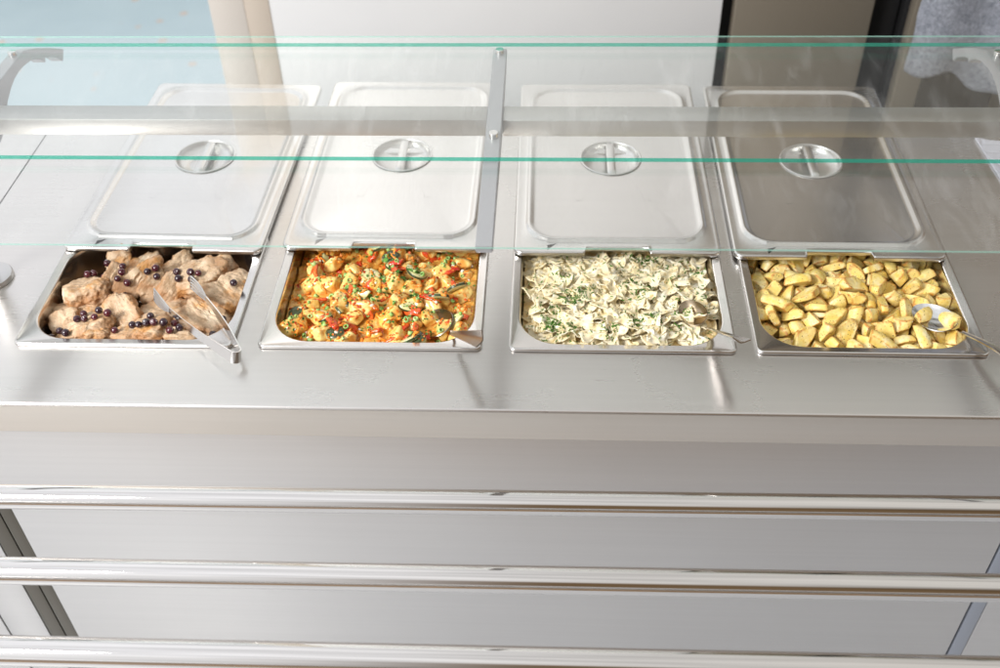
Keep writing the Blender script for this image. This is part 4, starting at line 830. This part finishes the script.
# sliced meat with berries
def meat_mat():
    N = NT('roast_meat'); v = N.coord(); r = N.rnd()
    vv = N.add('ShaderNodeVectorMath', operation='ADD'); N.link(v, vv.inputs[0]); N.link(r, vv.inputs[1]); v = vv.outputs[0]
    base = N.mix(N.ramp(N.noise(v, 45, 6, .65), [(.38, 0.), (.60, 1.)]), (.45, .29, .165), (.71, .53, .36))
    base = N.mix(N.ramp(N.noise(v, 20, 4, .6), [(.56, 0.), (.66, .8)]), base, (.60, .28, .07))
    base = N.mix(N.ramp(N.noise(v, 28, 3, .6), [(.30, .7), (.42, 0.)]), base, (.88, .74, .56))
    at = N.add('ShaderNodeAttribute'); at.attribute_name = 'crust'
    base = N.mix(N.math('MULTIPLY', N.ramp(at.outputs['Fac'], [(.25, 0.), (.9, 1.)]), .8), base, (.40, .17, .05))
    base = N.mix(N.math('MULTIPLY', specks(N, v, 340, .17, .24), .75), base, (.06, .03, .02))
    N.link(base, N.b.inputs['Base Color']); N.set(Roughness=.5, Subsurface_Weight=.08, Subsurface_Radius=(.006, .003, .0015), Subsurface_Scale=.4)
    N.b.inputs['Coat Weight'].default_value = .08; N.b.inputs['Coat Roughness'].default_value = .3
    v2 = N.coord((70, 300, 180)); p = N.bump(N.noise(v2, 1, 4, .65), .7, .003); N.bump(N.noise(v, 150, 5, .7), .7, .0025, p); return N.m
M['meat'] = meat_mat()
def meat_bm(seed, a, b, c):
    r_ = random.Random(seed * 3 + 2); bm = ico(6 if a > .02 else 5); lay = bm.verts.layers.float.new('crust'); off = Vector((seed * 2.3, seed * 5.1, seed * .7))
    up = Vector((r_.uniform(-.25, .25), r_.uniform(-.25, .25), 1)).normalized(); dn = c * .62; p = 5
    n2 = Vector((r_.uniform(-1, 1), r_.uniform(-1, 1), .25)).normalized(); d2 = min(a, b) * r_.uniform(.55, .8)
    for v in bm.verts:
        d = v.co.normalized(); e = ((abs(d.x) / a) ** 2.6 + (abs(d.y) / b) ** 2.6 + (abs(d.z) / c) ** 2.6) ** (1 / 2.6)
        e = (e ** 9 + (max(0, up.dot(d)) / dn) ** 9 + (max(0, n2.dot(d)) / d2) ** 9) ** (1 / 9); r0 = 1 / e; q = d * r0
        flat = 1 - abs(d.z)
        r1 = .0055 * noise.fractal(q * 40 + off, 1.1, 2, 3) + .0022 * (.5 - abs(noise.noise(Vector((q.x * 55, q.y * 110, q.z * 90)) - off)) * 2) * (.35 + flat) + .0013 * noise.fractal(q * 150 + off, .9, 2, 4) * (.3 + 1.6 * flat * flat) - .0065 * max(0, noise.noise(Vector((q.x * 60, q.y * 170, q.z * 110)) + off) - .12)
        v.co = d * (r0 + r1); v[lay] = max(0, min(1, flat * 1.3 - .45 + .5 * noise.noise(q * 60 + off)))
    return bm
MEAT = [  # x, y, z, a, b, c, rotx, roty, rotz, label
 (-.676, 1.236, -.030, .033, .029, .024, -12, -14, 10, 'rounded browned meat piece at the left end of the back row'),
 (-.655, 1.298, -.024, .026, .018, .012, 30, -15, 35, 'small ragged meat slice at the back left under four berries'),
 (-.634, 1.262, -.020, .036, .019, .013, 42, -20, 68, 'long leaning meat slice left of the berry cluster in the back row'),
 (-.603, 1.258, -.018, .043, .019, .014, 48, -18, 62, 'tallest leaning meat slice right of the berry cluster in the back row'),
 (-.570, 1.252, -.022, .036, .018, .013, 45, -20, 66, 'leaning meat slice with two single berries in the back row'),
 (-.537, 1.256, -.018, .041, .019, .014, 44, -22, 60, 'leaning meat slice with a berry cluster behind the tongs'),
 (-.497, 1.258, -.020, .036, .028, .020, 22, -10, 20, 'meat slice under the tip of the upper tong arm'),
 (-.456, 1.232, -.024, .032, .036, .026, -8, 16, -15, 'large smooth peppered meat piece at the right end'),
 (-.692, 1.176, -.034, .020, .018, .013, 20, -10, 30, 'small torn meat scrap at the left edge of the front row'),
 (-.657, 1.150, -.028, .040, .026, .019, -24, -8, 18, 'broad meat slice carrying five berries in the front row'),
 (-.630, 1.138, -.021, .019, .016, .012, -18, 0, 5, 'small rounded meat lump at the front rim'),
 (-.607, 1.184, -.026, .032, .022, .016, 25, 10, -48, 'twisted torn meat slice in the middle of the pan'),
 (-.569, 1.150, -.027, .036, .030, .019, -22, -4, 12, 'meat slice carrying a row of four berries'),
 (-.534, 1.146, -.028, .026, .028, .018, -24, 6, -8, 'meat slice beside the lower tong arm with a berry cluster'),
 (-.500, 1.132, -.028, .024, .018, .016, -14, 4, 0, 'small meat piece at the front rim under the lower tong arm'),
 (-.478, 1.176, -.026, .033, .028, .018, -6, 14, -35, 'peppered meat piece lying between the two tong arms'),
 (-.545, 1.205, -.040, .040, .026, .018, 0, 0, 10, 'browned meat slice lying deeper in the middle of the pan'),
 (-.640, 1.200, -.044, .040, .028, .016, 0, 0, 0, 'meat slice lying deepest behind the front row'),
 (-.605, 1.300, -.034, .034, .018, .014, 35, 0, 50, 'meat slice lying low behind the tallest slice at the back'),
 (-.545, 1.300, -.032, .034, .018, .014, 35, 0, 50, 'meat slice lying low at the back edge under the lid notch'),
 (-.478, 1.288, -.030, .034, .020, .014, 20, 0, 20, 'meat slice lying low in the back right corner'),
 (-.700, 1.215, -.042, .022, .026, .014, 0, 0, 60, 'meat piece lying low against the left pan wall'),
 (-.455, 1.168, -.040, .028, .022, .016, 0, 8, 0, 'meat piece lying low at the right pan wall'),
]
meats = []
for k, (x, y, z, a, b, c, rx, ry, rz, lb) in enumerate(MEAT):
    o = obj('meat_slice', meat_bm(k + 1, a * 1.2, b * (1.1 if rx > 40 else 1.25), c * (.88 if rx > 40 else 1.15)), M['meat'], None, (x, y + (.006 if y > 1.23 else 0), z + (.016 if y > 1.23 else .012)), auto=None); o.rotation_euler = (R(rx), R(ry), R(rz)); meats.append(o)
    tag(o, lb, 'meat slice', 'meat slices in the pan')
N = NT('meat_juice'); v = N.coord(); N.link(N.ramp(N.noise(v, 40, 4), [(.35, (.10, .045, .02)), (.65, (.26, .14, .06))]), N.b.inputs['Base Color']); N.set(Roughness=.12); N.bump(N.noise(v, 50, 3), .4, .002); M['juice'] = N.m
jb = bed('meat_juice', PX[0], 1.119, 1.335, -.058, .002, 30, M['juice'], 'dark brown cooking juice at the bottom of the meat pan', 'juice', seed=9)
def berry_bm():
    bm = ico(4)
    for v in bm.verts:
        d = v.co.normalized(); r = .0060 * (1 + .02 * noise.noise(d * 2)); k = max(0, d.z - .90) / .10; r -= .0011 * k * k * (3 - 2 * k)
        ang = math.atan2(d.y, d.x); 
        if .82 < d.z < .93: r += .00035 * (math.sin(ang * 5) * .5 + .5)
        v.co = d * r
    return bm
N = NT('dark_berry'); v = N.coord(); r = N.rnd()
c_ = N.mix(N.ramp(r, [(.35, 0.), (.9, 1.)]), (.022, .005, .012), (.085, .006, .014)); c_ = N.mix(N.math('MULTIPLY', N.noise(v, 300, 3), .15), c_, (.08, .05, .08)); N.link(c_, N.b.inputs['Base Color'])
N.set(Roughness=.2); N.b.inputs['Coat Weight'].default_value = .6; N.b.inputs['Coat Roughness'].default_value = .08; M['berry'] = N.m
BER = [(-.684, 1.27), (-.678, 1.276), (-.66, 1.296), (-.654, 1.284), (-.669, 1.286), (-.658, 1.269), (-.627, 1.277), (-.623, 1.261), (-.6265, 1.248), (-.616, 1.234), (-.613, 1.248), (-.583, 1.262), (-.571, 1.269), (-.697, 1.136), (-.687, 1.146), (-.668, 1.128), (-.655, 1.170), (-.661, 1.158), (-.648, 1.155), (-.633, 1.175), (-.616, 1.167), (-.632, 1.156), (-.598, 1.137), (-.574, 1.147), (-.5625, 1.143), (-.5515, 1.146), (-.540, 1.146), (-.553, 1.168), (-.568, 1.257), (-.537, 1.263), (-.531, 1.249), (-.513, 1.258), (-.501, 1.258), (-.508, 1.243), (-.527, 1.150), (-.516, 1.160), (-.516, 1.139), (-.505, 1.149), (-.446, 1.172), (-.441, 1.236), (-.456, 1.146)]
bv = bvh_of(meats + [jb]); b0 = None
for k, (x, y) in enumerate(BER):
    y -= .004
    l, nn = hit(bv, x, y)
    q = Euler((rnd.uniform(-1.2, 1.2), rnd.uniform(-1.2, 1.2), rnd.uniform(0, 6))).to_quaternion(); s = rnd.uniform(.85, 1.08)
    # settle the berry: lift until it only touches the meat
    z = max((hit(bv, x + dx, y + dy)[0] or l).z + .0060 * s * (1 - ((dx * dx + dy * dy) ** .5 / .0060) ** 2) ** .5 for dx, dy in ((0, 0), (.003, 0), (-.003, 0), (0, .003), (0, -.003)))
    z = min(z, l.z + .007) - .0010
    if b0 is None: b0 = o = obj('berry', berry_bm(), M['berry'], auto=None); o.location = (x, y, z); o.rotation_mode = 'QUATERNION'; o.rotation_quaternion = q
    else: o = inst(b0, (x, y, z), q, s)
    lab(o, 'round dark purple berry lying on the sliced meat', 'berry', 'dark berries on the meat')

# ---------- things behind the counter
def flat_mat(name, col, rough=.5, **k): return NT(name).set(Base_Color=col, Roughness=rough, **k).m
wc = tag(empty('white_cabinet', (-.1, 2.3, -.9)), 'tall plain white cabinet with a beige edge standing behind the counter', 'cabinet')
def wpart(root, name, *bx, mat, bev=.002):
    bm = B(*bx, bev=bev); L_ = root.location
    for v in bm.verts: v.co -= L_
    return obj(name, bm, mat, root)
wm = NT('white_laminate'); v = wm.coord((1, 1, 1), 'World'); wm.link(wm.ramp(wm.noise(v, 2, 3), [(.3, (.76, .76, .77)), (.7, (.82, .82, .82))]), wm.b.inputs['Base Color']); wm.set(Roughness=.35)
wpart(wc, 'front', -.611, .432, 2.30, 2.9, -.9, 1.25, mat=wm.m)
wpart(wc, 'edge_post', -.752, -.6702, 2.298, 2.9, -.9, 1.25, mat=flat_mat('beige_edge', (.68, .63, .58), .45), bev=.0003)
wpart(wc, 'shade_strip', -.6700, -.6112, 2.299, 2.33, -.9, 1.25, mat=flat_mat('tan_shade', (.62, .54, .46), .45), bev=.0003)  # tan strip painted in for the shading gradient beside the white front
scb = tag(empty('steel_cabinet', (.6, 2.3, -.9)), 'brownish brushed steel cabinet standing right of the white cabinet', 'cabinet')
wpart(scb, 'door', .460, .775, 2.30, 2.34, -.88, 1.0, mat=M['door'], bev=.006)
wpart(scb, 'body', .434, .845, 2.345, 2.9, -.9, 1.02, mat=M['gap'])
sc2 = tag(empty('steel_cabinet', (1.2, 2.3, -.9)), 'steel cabinet at the far right with a grey towel hanging in front', 'cabinet')
wpart(sc2, 'door', .858, 1.60, 2.28, 2.32, -.88, 1.0, mat=M['door'], bev=.006)
wpart(sc2, 'body', .85, 1.62, 2.325, 2.9, -.9, 1.02, mat=M['gap'])
bm = bmesh.new(); tube(bm, [(.75, 2.275, .35), (.75, 2.21, .35), (1.25, 2.21, .35), (1.25, 2.275, .35)], .009, 16)
for v in bm.verts: v.co -= sc2.location
obj('towel_bar', bm, M['tool'], sc2)
def cloth(name, x0, x1, z0, z1, y, mat, label, cat, seed, low=None, thick=.008, fold=.010, th2=None):
    bm = bmesh.new(); nx, nz_ = 60, 70; rows = []
    for j in range(nz_ + 1):
        row = []
        for i in range(nx + 1):
            u = i / nx; w_ = j / nz_; zb = z0 + (low(u) if low else 0); x = x0 + (x1 - x0) * u; z = zb + (z1 - zb) * w_
            yy = y + fold * math.sin(u * 9 + seed + .6 * w_) * (1 - .4 * w_) + .008 * noise.noise(Vector((x * 14, z * 10, seed)))
            row.append(bm.verts.new((x + .006 * noise.noise(Vector((z * 12, x * 5, seed))), yy, z)))
        rows.append(row)
    for a, b in zip(rows, rows[1:]):
        for k in range(nx): bm.faces.new((a[k], a[k + 1], b[k + 1], b[k]))
    bmesh.ops.recalc_face_normals(bm, faces=bm.faces); bmesh.ops.solidify(bm, geom=bm.faces[:], thickness=thick)
    return tag(obj(name, bm, mat, auto=None), label, cat)
N = NT('grey_terry_cloth'); v = N.coord(); f = N.noise(v, 330, 4, .75); f2 = N.noise(v, 110, 4, .75)
N.link(N.mix(N.ramp(N.math('ADD', N.math('MULTIPLY', f, .5), N.math('MULTIPLY', f2, .5)), [(.38, 0.), (.62, 1.)]), (.22, .24, .30), (.60, .63, .71)), N.b.inputs['Base Color']); N.set(Roughness=.95); N.bump(f, 1., .006); M['terry'] = N.m
cloth('towel', .835, 1.045, -.155, .362, 2.175, M['terry'], 'fluffy mottled grey towel hanging at the top right behind the counter', 'towel', 2.2, low=lambda u: .030 * math.sin(2.4 * u + .9) - .035 * u - .01 * math.sin(u * 11), thick=.014)
N = NT('black_cloth'); v = N.coord(); N.set(Base_Color=(.014, .018, .02), Roughness=.8, Specular_IOR_Level=.1); N.bump(N.noise(v, 50, 3), .4, .003)
cloth('dark_cloth', .900, 1.070, -.62, .355, 2.238, N.m, 'dark cloth hanging behind and below the grey towel', 'cloth', 1.2, low=lambda u: 0, fold=.01)
N = NT('pale_napkin'); v = N.coord((1, 1, 1), 'World'); ws = N.add('ShaderNodeTexVoronoi', feature='DISTANCE_TO_EDGE'); ws.inputs['Scale'].default_value = 22; N.link(v, ws.inputs['Vector'])
N.set(Base_Color=(.62, .62, .70), Roughness=.6); N.bump(N.ramp(ws.outputs['Distance'], [(.02, 0.), (.10, 1.)]), .5, .002)
bm = bmesh.new(); extrude_poly(bm, [(.805, 1.672), (.826, 1.662), (.90, 1.650), (.93, 1.50), (.90, 1.40), (.812, 1.500)], 2, .0006, .0045)
tag(obj('napkin', bm, N.m), 'pale lilac patterned folded napkin at the right edge of the countertop', 'napkin')

# ---------- camera
cam = bpy.data.cameras.new('camera'); co = bpy.data.objects.new('camera', cam); COL.objects.link(co)
cam.sensor_width = 36; cam.lens = CAM[0] * 36 / 1000; cam.clip_end = 100; cam.clip_start = .02
p_, yw, rl = CAM[1:4]
Z3 = Matrix.Rotation(yw, 3, 'Z'); f_ = Z3 @ Vector((0, math.cos(p_), -math.sin(p_))); r_ = Z3 @ Vector((1, 0, 0)); u_ = Z3 @ Vector((0, math.sin(p_), math.cos(p_)))
r2 = math.cos(rl) * r_ + math.sin(rl) * u_; u2_ = -math.sin(rl) * r_ + math.cos(rl) * u_
mt = Matrix((r2, u2_, -f_)).transposed().to_4x4(); mt.translation = (CAM[4], 0, CAM[5]); co.matrix_world = mt
cam.dof.use_dof = True; cam.dof.focus_distance = 1.52; cam.dof.aperture_fstop = 3.6
sc.camera = co
sc.view_settings.view_transform = 'Standard'; sc.view_settings.look = 'None'; sc.view_settings.exposure = EXPO; sc.view_settings.gamma = 1
sc.cycles.max_bounces = 10; sc.cycles.transparent_max_bounces = 12; sc.cycles.glossy_bounces = 6; sc.cycles.caustics_reflective = True; sc.cycles.caustics_refractive = False
sc.cycles.sample_clamp_indirect = 6
